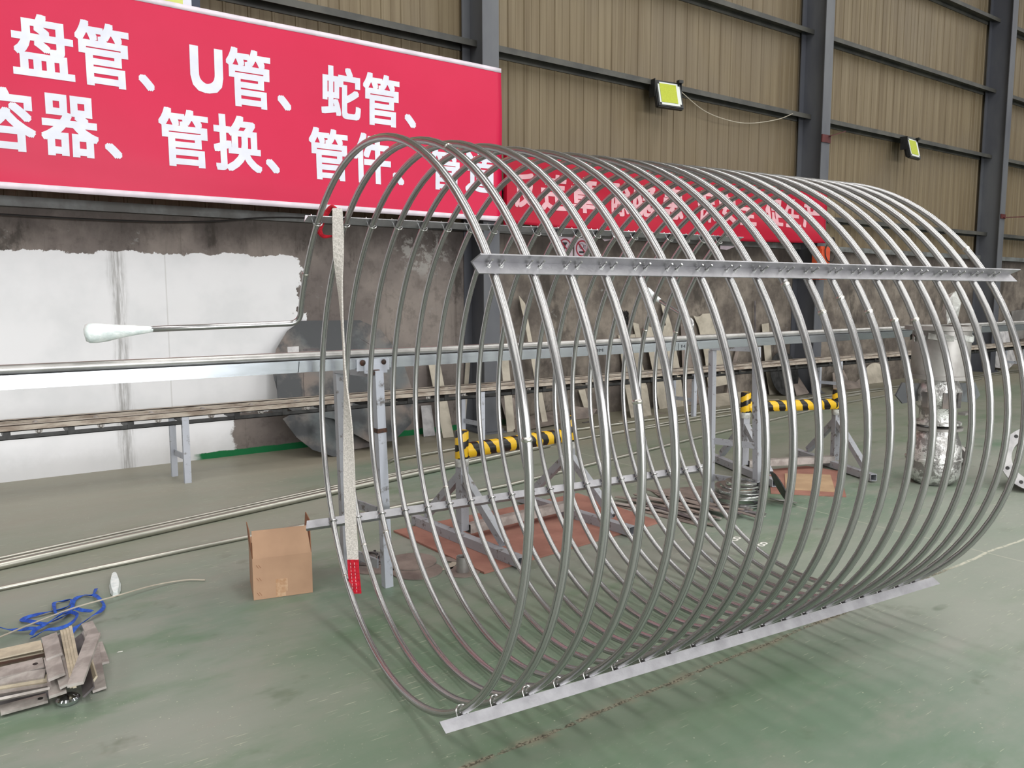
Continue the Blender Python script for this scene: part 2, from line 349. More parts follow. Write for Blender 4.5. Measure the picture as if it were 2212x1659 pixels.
def lathe(bm, prof, org=(0, 0, 0), axis=(0, 0, 1), seg=32, mi=0):   # prof (r, h)
    ax = Vector(axis).normalized(); ref = Vector((1, 0, 0)) if abs(ax.x) < .9 else Vector((0, 1, 0))
    s = ax.cross(ref).normalized(); u = ax.cross(s); org = Vector(org); rings = []
    for r, h in prof:
        if r < 1e-6: rings.append([bm.verts.new(org + ax * h)])
        else: rings.append([bm.verts.new(org + ax * h + (s * math.cos(2 * PI * k / seg) + u * math.sin(2 * PI * k / seg)) * r) for k in range(seg)])
    for A, B in zip(rings, rings[1:]):
        for k in range(seg):
            j = (k + 1) % seg
            if len(A) == 1 and len(B) == 1: continue
            if len(A) == 1: f = bm.faces.new((A[0], B[j], B[k]))
            elif len(B) == 1: f = bm.faces.new((A[k], A[j], B[0]))
            else: f = bm.faces.new((A[k], A[j], B[j], B[k]))
            f.material_index = mi
def prism(bm, pts, off, mi=0):    # flat polygon given a thickness vector
    A = [bm.verts.new(Vector(p)) for p in pts]; B = [bm.verts.new(Vector(p) + Vector(off)) for p in pts]
    n = len(pts); bm.faces.new(A).material_index = mi; bm.faces.new(B[::-1]).material_index = mi
    for i in range(n): bm.faces.new((A[i], A[(i + 1) % n], B[(i + 1) % n], B[i])).material_index = mi
def circ(c, r, a, b, n=28, t0=0, t1=2 * PI):
    return [Vector(c) + (Vector(a) * math.cos(t0 + (t1 - t0) * i / n) + Vector(b) * math.sin(t0 + (t1 - t0) * i / n)) * r for i in range(n)]
def ribbon(bm, pts, ws, nrm, t=.003, mi=0):   # flat strap: centre line, half-width vectors, thickness direction
    rows = []
    for p, w_, n_ in zip(pts, ws, nrm):
        p = Vector(p); w_ = Vector(w_); n_ = Vector(n_).normalized() * t / 2
        rows.append([bm.verts.new(p - w_ - n_), bm.verts.new(p + w_ - n_), bm.verts.new(p + w_ + n_), bm.verts.new(p - w_ + n_)])
    for A, B in zip(rows, rows[1:]):
        for k in range(4): bm.faces.new((A[k], A[(k + 1) % 4], B[(k + 1) % 4], B[k])).material_index = mi
    bm.faces.new(rows[0][::-1]).material_index = mi; bm.faces.new(rows[-1]).material_index = mi
def BM(): return bmesh.new()
def catmull(P, n=8):
    P = [Vector(p) for p in P]; Q = [P[0] * 2 - P[1]] + P + [P[-1] * 2 - P[-2]]; out = []
    for i in range(1, len(Q) - 2):
        a, b, c, d = Q[i - 1:i + 3]
        for k in range(n):
            t = k / n
            out.append(.5 * ((2 * b) + (c - a) * t + (2 * a - 5 * b + 4 * c - d) * t * t + (3 * b - a - 3 * c + d) * t ** 3))
    out.append(P[-1]); return out
def glyph_mesh(txt, bold=.0):
    cu = bpy.data.curves.new('glyph', 'FONT'); cu.body = txt; cu.size = 1; cu.offset = bold; cu.resolution_u = 3; cu.fill_mode = 'FRONT'
    o = bpy.data.objects.new('glyph', cu); C.objects.link(o); bpy.context.view_layer.update()
    me = bpy.data.meshes.new_from_object(o.evaluated_get(bpy.context.evaluated_depsgraph_get()))
    bpy.data.objects.remove(o); bpy.data.curves.remove(cu)
    return me
def add_glyph(bm, txt, x0, x1, z0, z1, put, bold=.0, grid=0.0, thick=None):
    """fit one character into the box x0..x1, z0..z1 of a surface; put(x, z) -> world point"""
    me = glyph_mesh(txt)
    if not me.vertices: return
    xs = [v.co.x for v in me.vertices]; ys = [v.co.y for v in me.vertices]
    g = bmesh.new(); g.from_mesh(me); bpy.data.meshes.remove(me)
    ax, bx, ay, by = min(xs), max(xs), min(ys), max(ys)
    for v in g.verts:
        v.co = Vector((x0 + (v.co.x - ax) / max(bx - ax, 1e-6) * (x1 - x0), z0 + (v.co.y - ay) / max(by - ay, 1e-6) * (z1 - z0), 0))
    if grid:
        k = math.floor(x0 / grid) + 1
        while k * grid < x1:
            bmesh.ops.bisect_plane(g, geom=g.verts[:] + g.edges[:] + g.faces[:], plane_co=(k * grid, 0, 0), plane_no=(1, 0, 0)); k += 1
        k = math.floor(z0 / grid) + 1
        while k * grid < z1:
            bmesh.ops.bisect_plane(g, geom=g.verts[:] + g.edges[:] + g.faces[:], plane_co=(0, k * grid, 0), plane_no=(0, 1, 0)); k += 1
    sx = (x1 - x0) * bold; sz = (z1 - z0) * bold
    offs = [(0, 0)] if not bold else [(0, 0)] + [(p_ * sx, q_ * sz * .72) for p_ in (-1, 0, 1) for q_ in (-1, 0, 1) if p_ or q_]
    ca, cb = (x0 + x1) / 2, (z0 + z1) / 2; fx_, fz_ = 1 - 2 * bold, 1 - 2 * bold
    for n_, (ox, oz) in enumerate(offs):
        mp = {}
        for v in g.verts: mp[v] = bm.verts.new(put(ca + (v.co.x - ca) * fx_ + ox, cb + (v.co.y - cb) * fz_ + oz) + Vector((0, -.00012 * n_, 0)))
        for f in g.faces:
            try: bm.faces.new([mp[v] for v in f.verts])
            except ValueError: pass
    g.free()

# ------------------------------------------------------------------ the room
X0, X1, YB, YF, ZC = -14.0, 34.0, 8.0, -12.0, 9.6
bm = BM(); box(bm, (X0, YF, -.2), (X1, 8.3, 0)); tag(finish(bm, 'floor', 'floor'), kind='structure')
bm = BM(); box(bm, (X0, 8.0, 0), (X1, 8.28, 2.4)); tag(finish(bm, 'wall_back', 'concrete'), kind='structure')
# ribbed sheet cladding above it
bm = BM(); xx = X0; top = []; period = .24
prof = [(0, 0), (.008, -.012), (.03, -.012), (.038, 0), (.12, 0), (.124, -.004), (.132, -.004), (.136, 0)]
while xx < X1:
    for dx_, dy in prof: top.append((xx + dx_, 8.06 + dy))
    xx += period
top.append((X1, 8.06))
A = [bm.verts.new((x_, y_, 2.4)) for x_, y_ in top]; B = [bm.verts.new((x_, y_, ZC)) for x_, y_ in top]
for i in range(len(top) - 1): bm.faces.new((A[i], A[i + 1], B[i + 1], B[i]))
box(bm, (X0, 8.1, 2.4), (X1, 8.2, ZC)); tag(finish(bm, 'wall_upper', 'clad'), kind='structure')
for nm, a_, b_ in (('wall_front', (X0, YF - .2, 0), (X1, YF, ZC)), ('wall_left', (X0 - .2, YF, 0), (X0, 8.2, ZC)), ('wall_right', (X1, YF, 0), (X1 + .2, 8.2, ZC))):
    bm = BM(); box(bm, a_, b_); tag(finish(bm, nm, 'farwall'), kind='structure')
bm = BM(); box(bm, (X0, YF, ZC), (X1, 8.2, ZC + .2)); tag(finish(bm, 'ceiling', 'ceil'), kind='structure')
# girts: inverted channels, open below
GZ = (2.92, 4.5, 5.81, 7.2, 8.6)
for i, gz in enumerate(GZ):
    bm = BM()
    box(bm, (X0, 7.83, gz - .006), (X1, 8.045, gz)); box(bm, (X0, 7.83, gz - .07), (X1, 7.836, gz - .006)); box(bm, (X0, 8.035, gz - .08), (X1, 8.045, gz - .006))
    tag(finish(bm, 'trim_%d' % (i + 1), 'girt'), kind='structure')
bm = BM(); box(bm, (X0, 7.93, 2.40), (X1, 8.04, 2.445)); box(bm, (X0, 7.93, 2.36), (X1, 7.94, 2.40))
tag(finish(bm, 'trim_6', 'sill'), kind='structure')

# steel columns
def column(cx, label, extra=None):
    t = thing('steel_column', label, 'column', (cx, 7.56, 0), 0, 'steel columns along the wall')
    bm = BM()
    box(bm, (-.11, 0, 0), (.11, .012, ZC - .02)); box(bm, (-.11, .42, 0), (.11, .435, ZC - .02)); box(bm, (-.006, .012, 0), (.006, .42, ZC - .02))
    finish(bm, 'shaft', 'column', t)
    bm = BM(); box(bm, (-.16, -.06, 0), (.16, .435, .02))
    for sx in (-.12, .12): lathe(bm, [(.018, 0), (.018, .03), (0, .03)], (sx, -.03, .02), seg=6)
    finish(bm, 'base_plate', 'column', t)
    return t
t1 = column(5.10, 'dark grey steel column behind the right end of the large red banner')
t2 = column(11.51, 'dark grey steel column between the two floodlights')
bm = BM(); box(bm, (-.12, -.02, 4.02), (.11, -.001, 4.14)); bar(bm, (.05, -.04, 4.12), (.36, -.10, 4.22), .05, .012); tag(finish(bm, 'bracket', 'darkred', t2), 'small dark red welded bracket')
t3 = column(17.81, 'dark grey steel column nearest the right edge of the photo')
bm = BM(); box(bm, (-.1, -.02, 3.18), (.1, -.001, 3.27)); bar(bm, (0, -.03, 3.2), (.62, -.2, 3.24), .03, .02); tag(finish(bm, 'bracket', 'darkred', t3), 'thin dark bracket arm')
column(24.2, 'dark grey steel column furthest down the hall')

# orange switch box on the second column
t = thing('switch_box', 'orange metal switch box fixed low on the column beside the end of the small banner', 'electrical box', (11.38, 7.50, 1.86))
bm = BM(); box(bm, (-.13, -.1, 0), (.13, .055, .52)); bmesh.ops.bevel(bm, geom=bm.edges[:], offset=.01, segments=2, affect='EDGES'); finish(bm, 'case', 'orange', t)
bm = BM(); box(bm, (-.11, -.112, .04), (.11, -.1, .48)); finish(bm, 'door', 'orange', t)
bm = BM(); tube(bm, catmull([(.0, -.1, .5), (.1, -.16, .66), (.2, -.15, .45), (.16, -.14, .3), (.02, -.13, .3), (-.05, -.13, .45), (.05, -.12, .6)], 6), .009, 6); tag(finish(bm, 'cable', 'cable', t), 'looped black cable')

# ------------------------------------------------------------------ banners
def ripple(x, z, a=1.0):
    return 1.5 * a * (.006 * math.sin(2.1 * z + 1.3 * x + .5) + .004 * math.sin(6.3 * z + .8 * x) + .003 * math.sin(3.7 * x - 2.4 * z) + .006 * math.exp(-((z - 2.62) / .3) ** 2) * math.sin(9 * z + 1.1 * x))
BX0, BX1, BZ0, BZ1, BY = -2.6, 5.16, 2.455, 4.10, 7.44
def pb(x, z, d=0.0): return Vector((x, BY - ripple(x, z) - d, z))
def banner_sheet(x0, x1, z0, z1, put, nx, nz, thick=.004, mi=lambda i, j: 0):
    bm = BM(); G = [[bm.verts.new(put(x0 + (x1 - x0) * i / nx, z0 + (z1 - z0) * j / nz)) for j in range(nz + 1)] for i in range(nx + 1)]
    K = [[bm.verts.new(G[i][j].co + Vector((0, thick, 0))) for j in range(nz + 1)] for i in range(nx + 1)]
    for i in range(nx):
        for j in range(nz):
            bm.faces.new((G[i][j], G[i + 1][j], G[i + 1][j + 1], G[i][j + 1])); bm.faces.new((K[i][j], K[i][j + 1], K[i + 1][j + 1], K[i + 1][j]))
    for i in range(nx):
        for j in (0, nz): bm.faces.new((G[i][j], G[i + 1][j], K[i + 1][j], K[i][j]))
    for j in range(nz):
        for i in (0, nx): bm.faces.new((G[i][j], G[i][j + 1], K[i][j + 1], K[i][j]))
    return bm
t = thing('banner', 'large red banner with two rows of white Chinese characters on the wall at left', 'banner', (0, 0, 0))
finish(banner_sheet(BX0, BX1, BZ0, BZ1, lambda x, z: pb(x, z), 90, 44), 'cloth', 'banner', t, 'all')
bm = banner_sheet(BX0, BX1, BZ1 - .035, BZ1 + .012, lambda x, z: pb(x, z, .004), 60, 1); tag(finish(bm, 'hem', 'hem', t, 'all'), 'white top hem')
bm = banner_sheet(BX0, BX1, BZ0 - .012, BZ0 + .04, lambda x, z: pb(x, z, .004), 60, 1); tag(finish(bm, 'hem', 'hem', t, 'all'), 'white bottom hem')
def cpx(l, r, ym, tx, ty, bx, by):     # bounding box of one character from photo points -> box on the banner
    return pw(l, ym, BY).x, pw(r, ym, BY).x, pw(bx, by, BY).z, pw(tx, ty, BY).z
k = 2.011
row1 = [('盘', 50, 318, 205, 180, 62, 190, 342), ('管', 328, 563, 250, 450, 98, 460, 382), ('、', 603, 672, 360, 638, 322, 640, 397), ('U', 828, 970, 305, 900, 202, 905, 408),
        ('管', 985, 1176, 345, 1080, 212, 1090, 470), ('、', 1207, 1266, 447, 1236, 412, 1238, 482), ('蛇', 1396, 1567, 405, 1480, 290, 1490, 516), ('管', 1577, 1734, 440, 1655, 322, 1660, 549), ('、', 1757, 1806, 525, 1780, 495, 1782, 558)]
row2 = [('力', -700, -410, 470, -560, 330, -560, 620), ('容', -112, 152, 520, 20, 378, 30, 658), ('器', 176, 425, 548, 300, 415, 305, 684), ('、', 455, 530, 656, 492, 622, 492, 692),
        ('管', 690, 906, 602, 800, 472, 812, 729), ('换', 927, 1134, 626, 1030, 500, 1035, 749), ('、', 1154, 1214, 722, 1184, 690, 1184, 756), ('管', 1344, 1514, 672, 1430, 556, 1440, 785), ('件', 1534, 1698, 700, 1615, 578, 1620, 800),
        ('、', 1706, 1756, 778, 1732, 748, 1732, 806), ('管', 1868, 2000, 745, 1935, 645, 1940, 828), ('道', 2022, 2156, 750, 2090, 655, 2095, 840)]
for row in (row1, row2):
    for ch, l, r, ym, tx, ty, bx, by in row:
        bm = BM(); x0_, x1_, z0_, z1_ = cpx(l / k, r / k, ym / k, tx / k, ty / k, bx / k, by / k)
        add_glyph(bm, ch, x0_, x1_, z0_, z1_, lambda x, z: pb(x, z, .003), (.12 if ch == '、' else .03) if ch != 'U' else .055, .05)
        finish(bm, 'character', 'letter', t)
# small banner right of it
B2Y = 7.42
def p2(x, z, d=0.0): return Vector((x, B2Y - ripple(x * 1.4, z, 1.8) - .01 * math.sin(7 * z - .4 * x) - d, z))
t = thing('banner', 'smaller red banner with a row of pale Chinese characters seen through the coil', 'banner', (0, 0, 0))
def zlo(x): return 2.43 - .05 * math.sin((x - 5.2) / 6.2 * PI)
def zhi(x): return 3.24
finish(banner_sheet(5.19, 11.38, 0, 1, lambda x, u: p2(x, zlo(x) + (zhi(x) - zlo(x)) * u), 90, 20), 'cloth', 'banner2', t, 'all')
bm = BM(); box(bm, (5.19, 7.38, 2.40), (5.215, 7.45, 3.26)); finish(bm, 'edge_batten', 'banner2', t)
row = [('反', 1112, 1158, 372, 450), ('违', 1172, 1227, 376, 456), ('章', 1236, 1291, 382, 461), ('除', 1323, 1361, 393, 468), ('隐', 1368, 1419, 398, 470), ('患', 1426, 1476, 403, 475),
       ('保', 1506, 1546, 411, 481), ('安', 1552, 1592, 416, 485), ('全', 1597, 1635, 420, 488), ('促', 1655, 1690, 427, 490), ('生', 1696, 1730, 430, 493), ('产', 1734, 1769, 434, 494)]
for ch, l, r, ty, by in row:
    bm = BM(); cx_ = (l + r) / 2; ym = (ty + by) / 2
    add_glyph(bm, ch, pw(l, ym, B2Y).x, pw(r, ym, B2Y).x, pw(cx_, by, B2Y).z, pw(cx_, ty, B2Y).z, lambda x, z: p2(x, z, .004), .035, .05)
    finish(bm, 'character', 'letter2', t)
# lime poster whose foot shows above the big banner
t = thing('poster_board', 'lime green poster board with white and navy edge above the large red banner', 'poster', (0, 0, 0))
bm = BM(); box(bm, (.9, 7.84, 4.21), (1.91, 7.86, 5.2)); finish(bm, 'print', 'limeprint', t)
bm = BM(); box(bm, (1.91, 7.84, 4.21), (1.985, 7.86, 5.2)); box(bm, (1.56, 7.832, 4.16), (1.60, 7.84, 5.2)); tag(finish(bm, 'white_edge', 'letter', t), 'white edge')
bm = BM(); box(bm, (1.985, 7.84, 4.21), (2.06, 7.86, 5.2)); tag(finish(bm, 'dark_edge', 'navyprint', t), 'navy edge')

# warning signs on the wall under the small banner
def sign(x0, x1, z0, z1, label, kind):
    t = thing('warning_sign', label, 'sign', (0, 0, 0)); Y = 7.985; cx_ = (x0 + x1) / 2; cz = (z0 + z1) / 2 + .02; r = (x1 - x0) * .42
    bm = BM(); box(bm, (x0, Y, z0), (x1, Y + .012, z1)); finish(bm, 'panel', 'signwhite', t)
    bm = BM(); a_ = circ((cx_, Y - .002, cz), r, (1, 0, 0), (0, 0, 1), 32); b_ = circ((cx_, Y - .002, cz), r * .82, (1, 0, 0), (0, 0, 1), 32)
    va = [bm.verts.new(p) for p in a_]; vb = [bm.verts.new(p) for p in b_]
    for i in range(32): bm.faces.new((va[i], va[(i + 1) % 32], vb[(i + 1) % 32], vb[i]))
    bar(bm, (cx_ - r * .66, Y - .004, cz + r * .66), (cx_ + r * .66, Y - .004, cz - r * .66), .02, .002, (0, 1, 0)); finish(bm, 'red_symbol', 'signred', t)
    bm = BM()
    if kind == 'smoke':
        box(bm, (cx_ - .05, Y - .003, cz - .06), (cx_ + .03, Y, cz - .035)); tube(bm, circ((cx_ - .01, Y - .002, cz + .03), .035, (1, 0, 0), (0, 0, 1), 14), .003, 5, closed=True); tube(bm, circ((cx_ + .05, Y - .002, cz + .02), .02, (.6, 0, .4), (-.4, 0, 1.4), 12), .003, 5, closed=True)
    else:
        box(bm, (cx_ - .05, Y - .003, cz + .035), (cx_ + .03, Y, cz + .06)); prism(bm, [(cx_ - .035, Y - .003, cz + .035), (cx_ + .015, Y - .003, cz + .035), (cx_ - .005, Y - .003, cz - .03)], (0, .003, 0)); box(bm, (cx_ - .01, Y - .003, cz - .07), (cx_ + .04, Y, cz - .05))
    finish(bm, 'black_symbol', 'signblack', t)
sign(6.40, 6.66, 2.05, 2.375, 'left one of the two red ring prohibition signs on the wall', 'fire')
sign(6.69, 6.95, 2.04, 2.365, 'no smoking sign, right one of the two red ring signs', 'smoke')

for q_, lb in (([(1300, 515), (1312, 511), (1326, 512), (1322, 518), (1306, 521)], 'small torn white paper flake right of the warning signs'), ([(1556, 524), (1580, 521), (1612, 527), (1590, 532), (1570, 540), (1556, 538)], 'larger torn white paper flake under the middle of the small banner')):
    bm = BM(); prism(bm, [pw(x_, y_, 7.99) for x_, y_ in q_], (0, .004, 0)); tag(finish(bm, 'paper_flake', 'signwhite'), lb, 'paper')
# cable along the wall
bm = BM(); tube(bm, catmull([(-2, 7.9, 2.33), (.4, 7.9, 2.285), (1.45, 7.9, 2.285), (2.07, 7.9, 2.315), (3.0, 7.9, 2.40), (5.0, 7.9, 2.36)], 10), .008, 6)
tag(finish(bm, 'hanging_cable', 'cable', smooth=True), 'thin black cable sagging along the top of the concrete wall', 'cable')

# ------------------------------------------------------------------ floodlights
def floodlight(cx, cz, w, label, yaw):
    t = thing('floodlight', label, 'floodlight', (cx, 7.77, cz), yaw); h = w * .86; tl = math.radians(14)
    Rm = Matrix.Rotation(-tl, 4, 'X')
    def fin(bm, nm, mt, par=t):
        bmesh.ops.transform(bm, matrix=Rm, verts=bm.verts); return finish(bm, nm, mt, par)
    bm = BM(); box(bm, (-w / 2, -.09, -h / 2), (w / 2, -.02, h / 2)); bmesh.ops.bevel(bm, geom=bm.edges[:], offset=.012, segments=2, affect='EDGES')
    for i in range(9): box(bm, (-w * .42 + i * w * .105 - .004, -.02, -h * .4), (-w * .42 + i * w * .105 + .004, .01, h * .4))
    hs = fin(bm, 'housing', 'lampblack')
    bm = BM(); box(bm, (-w * .42, -.094, -h * .42), (w * .42, -.089, h * .42)); bmesh.ops.bevel(bm, geom=[e for e in bm.edges if abs((e.verts[0].co - e.verts[1].co).y) > .001], offset=.03, segments=4, affect='EDGES'); fin(bm, 'reflector', 'lampwhite')
    bm = BM(); box(bm, (-w * .36, -.1, -h * .33), (w * .27, -.093, h * .36)); tag(fin(bm, 'led_panel', 'lampyellow'), 'yellow emitter panel')
    bm = BM(); box(bm, (-w * .52, -.06, -.02), (-w * .5, .06, h * .56)); box(bm, (w * .5, -.06, -.02), (w * .52, .06, h * .56)); box(bm, (-w * .52, -.0, h * .54), (w * .52, .07, h * .56)); box(bm, (w * .34, -.1, h * .5), (w * .5, -.04, h * .6))
    finish(bm, 'bracket', 'lampblack', t)
floodlight(8.10, 4.28, .44, 'black floodlight with yellow panel on the girt, left one with a pale wire', math.radians(-8))
floodlight(14.42, 4.24, .44, 'black floodlight with yellow panel on the girt between the two right columns', math.radians(5))
bm = BM(); tube(bm, catmull([(8.33, 7.76, 4.42), (8.9, 7.78, 4.21), (9.51, 7.8, 4.15), (10.0, 7.8, 4.18), (10.6, 7.8, 4.31), (11.0, 7.82, 4.45)], 10), .006, 5)
tag(finish(bm, 'lamp_wire', 'wire', smooth=True), 'pale wire sagging from the left floodlight to the column', 'wire')

# ------------------------------------------------------------------ the pipe coil
O2 = Vector((1.29322924, 2.73044684, 1.09211314)); AX = Vector((0.99508206, -0.09905398, 0)); NX = Vector((0.09905398, 0.99508206, 0)); ZZ = Vector((0, 0, 1))
SC, PT, TR, TURNS = 1.07, 0.12776948, .0137, 20
TH = [0.8848868584580848, 2.589592641966075, 4.098635546854446, 5.687351597524412]
MO = (0.00374017, -0.00112009, -0.00545567, -0.00662306)
def RR(th): return SC * (1 + MO[0] * math.cos(2 * th) + MO[1] * math.sin(2 * th) + MO[2] * math.cos(3 * th) + MO[3] * math.sin(3 * th))
def coil(k, th, dr=0.0):
    return O2 + AX * (PT * (k + (th - TH[0]) / (2 * PI))) + NX * ((RR(th) + dr) * math.cos(th)) + ZZ * ((RR(th) + dr) * math.sin(th))
root = thing('pipe_coil', 'big horizontal coil of bright stainless steel tube with four angle bars', 'pipe coil', (0, 0, 0))
def fillet(a, b, c, r, n=8):
    u = (a - b).normalized(); v = (c - b).normalized(); ang = u.angle(v); d = r / math.tan(ang / 2)
    p, q = b + u * d, b + v * d; out = []
    for i in range(n + 1):
        t_ = i / n; out.append(p * (1 - t_) ** 2 + b * 2 * t_ * (1 - t_) + q * t_ ** 2)
    return out
th0 = math.radians(24); K0 = coil(0, math.radians(20.5)); D0 = (-AX + Vector((0, 0, -.022))).normalized(); E0 = K0 + D0 * .80
th1 = math.radians(375); K1 = coil(19, math.radians(378.5)); D1 = (NX * .9 + ZZ * .36).normalized(); E1 = K1 + D1 * .50
pts = [E0, K0 + D0 * .4] + fillet(K0 + D0 * .3, K0, coil(0, math.radians(26)), .055)
N = 20 * 90; a0, a1 = math.radians(27), 19 * 2 * PI + math.radians(374)
for i in range(N + 1):
    aa = a0 + (a1 - a0) * i / N; pts.append(coil(0, aa))
pts += fillet(coil(19, math.radians(375)), K1, K1 + D1 * .3, .045) + [K1 + D1 * .3, E1]
bm = BM(); tube(bm, pts, TR, 24, ring=True); finish(bm, 'tube', 'tube', root, 'all')
for kk, d in ((-1, 394.7), (1, 110.7), (9, 149.7), (10, 155.7), (11, 152.7), (12, 155.7), (13, 157.7), (14, 157.7), (19, 138.7), (1, 318.0), (2, 320.7), (16, 375.7), (18, 374.7), (0, 173.7), (3, 169.7), (0, 310), (5, 331)):
    th = math.radians(d); c_ = coil(kk, th); tg = (coil(kk, th + .01) - coil(kk, th - .01)).normalized()
    bm = BM(); lathe(bm, [(TR, -.007), (TR + .0006, -.005), (TR + .0022, -.003), (TR + .0024, .003), (TR + .0006, .005), (TR, .007)], c_, tg, 16); finish(bm, 'weld_bead', 'weld', root, 'all')
def wrap_end(E, D, L, label):
    bm = BM(); s = D.cross(ZZ).normalized(); u = s.cross(D); rows = []
    prof_ = [(-.06, .0135), (-.03, .017), (0, .021), (.05, .028), (.1, .037), (.14, .043), (.165, .043), (.178, .034), (.184, .008)]
    for h_, r_ in prof_:
        rows.append([bm.verts.new(E + D * h_ * L + s * math.cos(2 * PI * k_ / 16) * r_ * random.uniform(.93, 1.07) + u * (math.sin(2 * PI * k_ / 16) * r_ * random.uniform(.95, 1.05) - .25 * (r_ - .0135))) for k_ in range(16)])
    for A_, B_ in zip(rows, rows[1:]):
        for k_ in range(16): bm.faces.new((A_[k_], A_[(k_ + 1) % 16], B_[(k_ + 1) % 16], B_[k_]))
    bm.faces.new(rows[0][::-1]); bm.faces.new(rows[-1]); tag(finish(bm, 'end_wrap', 'foam', root, 'all'), label)
wrap_end(E0 - D0 * .08, D0, 1.12, 'milky white film wrapped round the near tube end')
wrap_end(E1 - D1 * .1, D1, .8, 'white film wrapped round the far tube end')

# U-bolt, built once: x along the bar, y tangential, z outward; origin at the tube centre
bm = BM(); rb = TR + .0060
arc = [Vector((rb * math.cos(a_), 0, -rb * math.sin(a_))) for a_ in [PI * i / 12 for i in range(13)]]
tube(bm, [Vector((rb, 0, TR + .034))] + arc + [Vector((-rb, 0, TR + .034))], .0032, 8)
for sx in (-rb, rb): lathe(bm, [(0, 0), (.0068, 0), (.0068, .006), (.0029, .006)], (sx, 0, TR + .0045), seg=6); lathe(bm, [(0, 0), (.008, 0), (.008, .0012), (.0029, .0012)], (sx, 0, TR + .0035), seg=10)
ub = finish(bm, 'u_bolt', 'bolt', None, True); ubm = ub.data; bpy.data.objects.remove(ub)
ends = [(-.055, 2.59), (-.07, 2.575), (-.09, 2.56), (-.135, 2.53)]
names = ['upper angle bar on the wall side', 'upper angle bar on the camera side', 'lower angle bar resting on the floor', 'lower angle bar on the wall side']
for b in range(4):
    th = TH[b]; shift = -.018 if b == 1 else 0.0
    rho = NX * math.cos(th) + ZZ * math.sin(th); tau = -NX * math.sin(th) + ZZ * math.cos(th)
    base = coil(0, th, TR)
    c0_ = -.014 + shift; T_ = .004; L_ = .040
    prof_ = [(c0_, 0), (c0_ + L_, 0), (c0_ + L_, T_), (c0_ + T_, T_), (c0_ + T_, L_), (c0_, L_)]
    bm = BM(); e0, e1 = ends[b]
    sk = .012   # mitred ends: outer lip slightly longer or shorter than the root
    A_ = [bm.verts.new(base + AX * (e0 + sk * (abs(y_) / L_ + abs(x_ - c0_) / L_)) + tau * x_ + rho * y_) for x_, y_ in prof_]
    B_ = [bm.verts.new(base + AX * (e1 + .028 * (abs(y_) / L_ + abs(x_ - c0_) / L_)) + tau * x_ + rho * y_) for x_, y_ in prof_]
    for i in range(6): bm.faces.new((A_[i], A_[(i + 1) % 6], B_[(i + 1) % 6], B_[i]))
    bm.faces.new(A_[::-1]); bm.faces.new(B_)
    ab = tag(finish(bm, 'angle_bar', 'angle', root), names[b])
    for kk in range(TURNS):
        o = bpy.data.objects.new('u_bolt', ubm); C.objects.link(o); o.parent = ab
        dth = shift / SC; c_ = coil(kk, th + dth)
        rho2 = NX * math.cos(th) + ZZ * math.sin(th)
        Mx = Matrix((AX, tau, rho2)).transposed().to_4x4(); Mx.translation = c_; o.matrix_local = Mx

# ------------------------------------------------------------------ lifting sling over the upper rear bar
sx_, sy_ = 1.452, 3.385
t = thing('lifting_sling', 'flat grey webbing sling with a red end hanging from the upper rear bar', 'lifting sling', (0, 0, 0))
# (z, half width, twist angle from facing the camera, x offset)
SL = [(1.985, .021, 0.0, -.012), (1.95, .023, 0.05, -.012), (1.85, .025, 0.0, -.012), (1.77, .024, .3, -.013), (1.68, .021, .75, -.012), (1.60, .019, 1.05, -.008), (1.50, .018, 1.25, -.004), (1.38, .018, 1.32, 0), (1.28, .018, 1.3, .002),
      (1.18, .020, 1.15, .006), (1.08, .024, .85, .01), (.98, .026, .6, .012), (.86, .027, .4, .012), (.74, .028, .25, .012), (.62, .027, .2, .012), (.5, .027, .15, .014), (.42, .027, .1, .018), (.355, .026, .1, .02)]
fx = Vector((.86, -.5, 0)).normalized(); fy = Vector((-.5, -.86, 0)).normalized()
def loft(rows, mt, name, par, th_=.006, label=None):
    P, Wv, Nv = [], [], []
    for z_, w_, a_, xo in rows:
        P.append((sx_ + xo, sy_ - .02, z_)); d_ = fx * math.cos(a_) + fy * math.sin(a_); Wv.append(d_ * w_); Nv.append(Vector((-d_.y, d_.x, 0)))
    bm = BM(); ribbon(bm, P, Wv, Nv, th_); o = finish(bm, name, mt, par)
    if label: tag(o, label)
    return o
def refine(R_, n=3):
    out = []
    for A_, B_ in zip(R_, R_[1:]):
        for i in range(n): out.append(tuple(A_[j] + (B_[j] - A_[j]) * i / n for j in range(4)))
    return out + [R_[-1]]
loft(refine(SL), 'webbing', 'webbing', t, .007, 'grey webbing')
tail = [(.36, .026, .1, .02), (.3, .026, .08, .022), (.24, .0265, .05, .026), (.192, .0265, .05, .030)]
sl_red = loft(refine(tail), 'redweb', 'end_loop', t, .012, 'red stitched end loop')
bm = BM()
for q in (-.012, .006):
    for z_ in [.20 + .017 * i for i in range(9)]:
        u_ = (.355 - z_) / .163; c_ = Vector((sx_ + .02 + .01 * u_, sy_ - .02, z_)) + fx * q + fy * .0075
        bar(bm, c_, c_ + Vector((-.0006, 0, .010)), .0022, .0015, (1, 0, 0))
finish(bm, 'stitching', 'thread', sl_red)
bm = BM()   # the eye of the other end, looped round behind the bar
P = catmull([(sx_ - .012, sy_ - .01, 1.985), (sx_ - .02, sy_ + .03, 1.995), (sx_ - .035, sy_ + .06, 1.96), (sx_ - .06, sy_ + .075, 1.90), (sx_ - .055, sy_ + .05, 1.865), (sx_ - .03, sy_ + .0, 1.862)], 5)
tube(bm, [p for p in P], [.004 + .009 * math.sin(PI * (i + .5) / len(P)) for i in range(len(P))], 8); tag(finish(bm, 'eye', 'redweb', t, True), 'red eye tucked behind the bar')

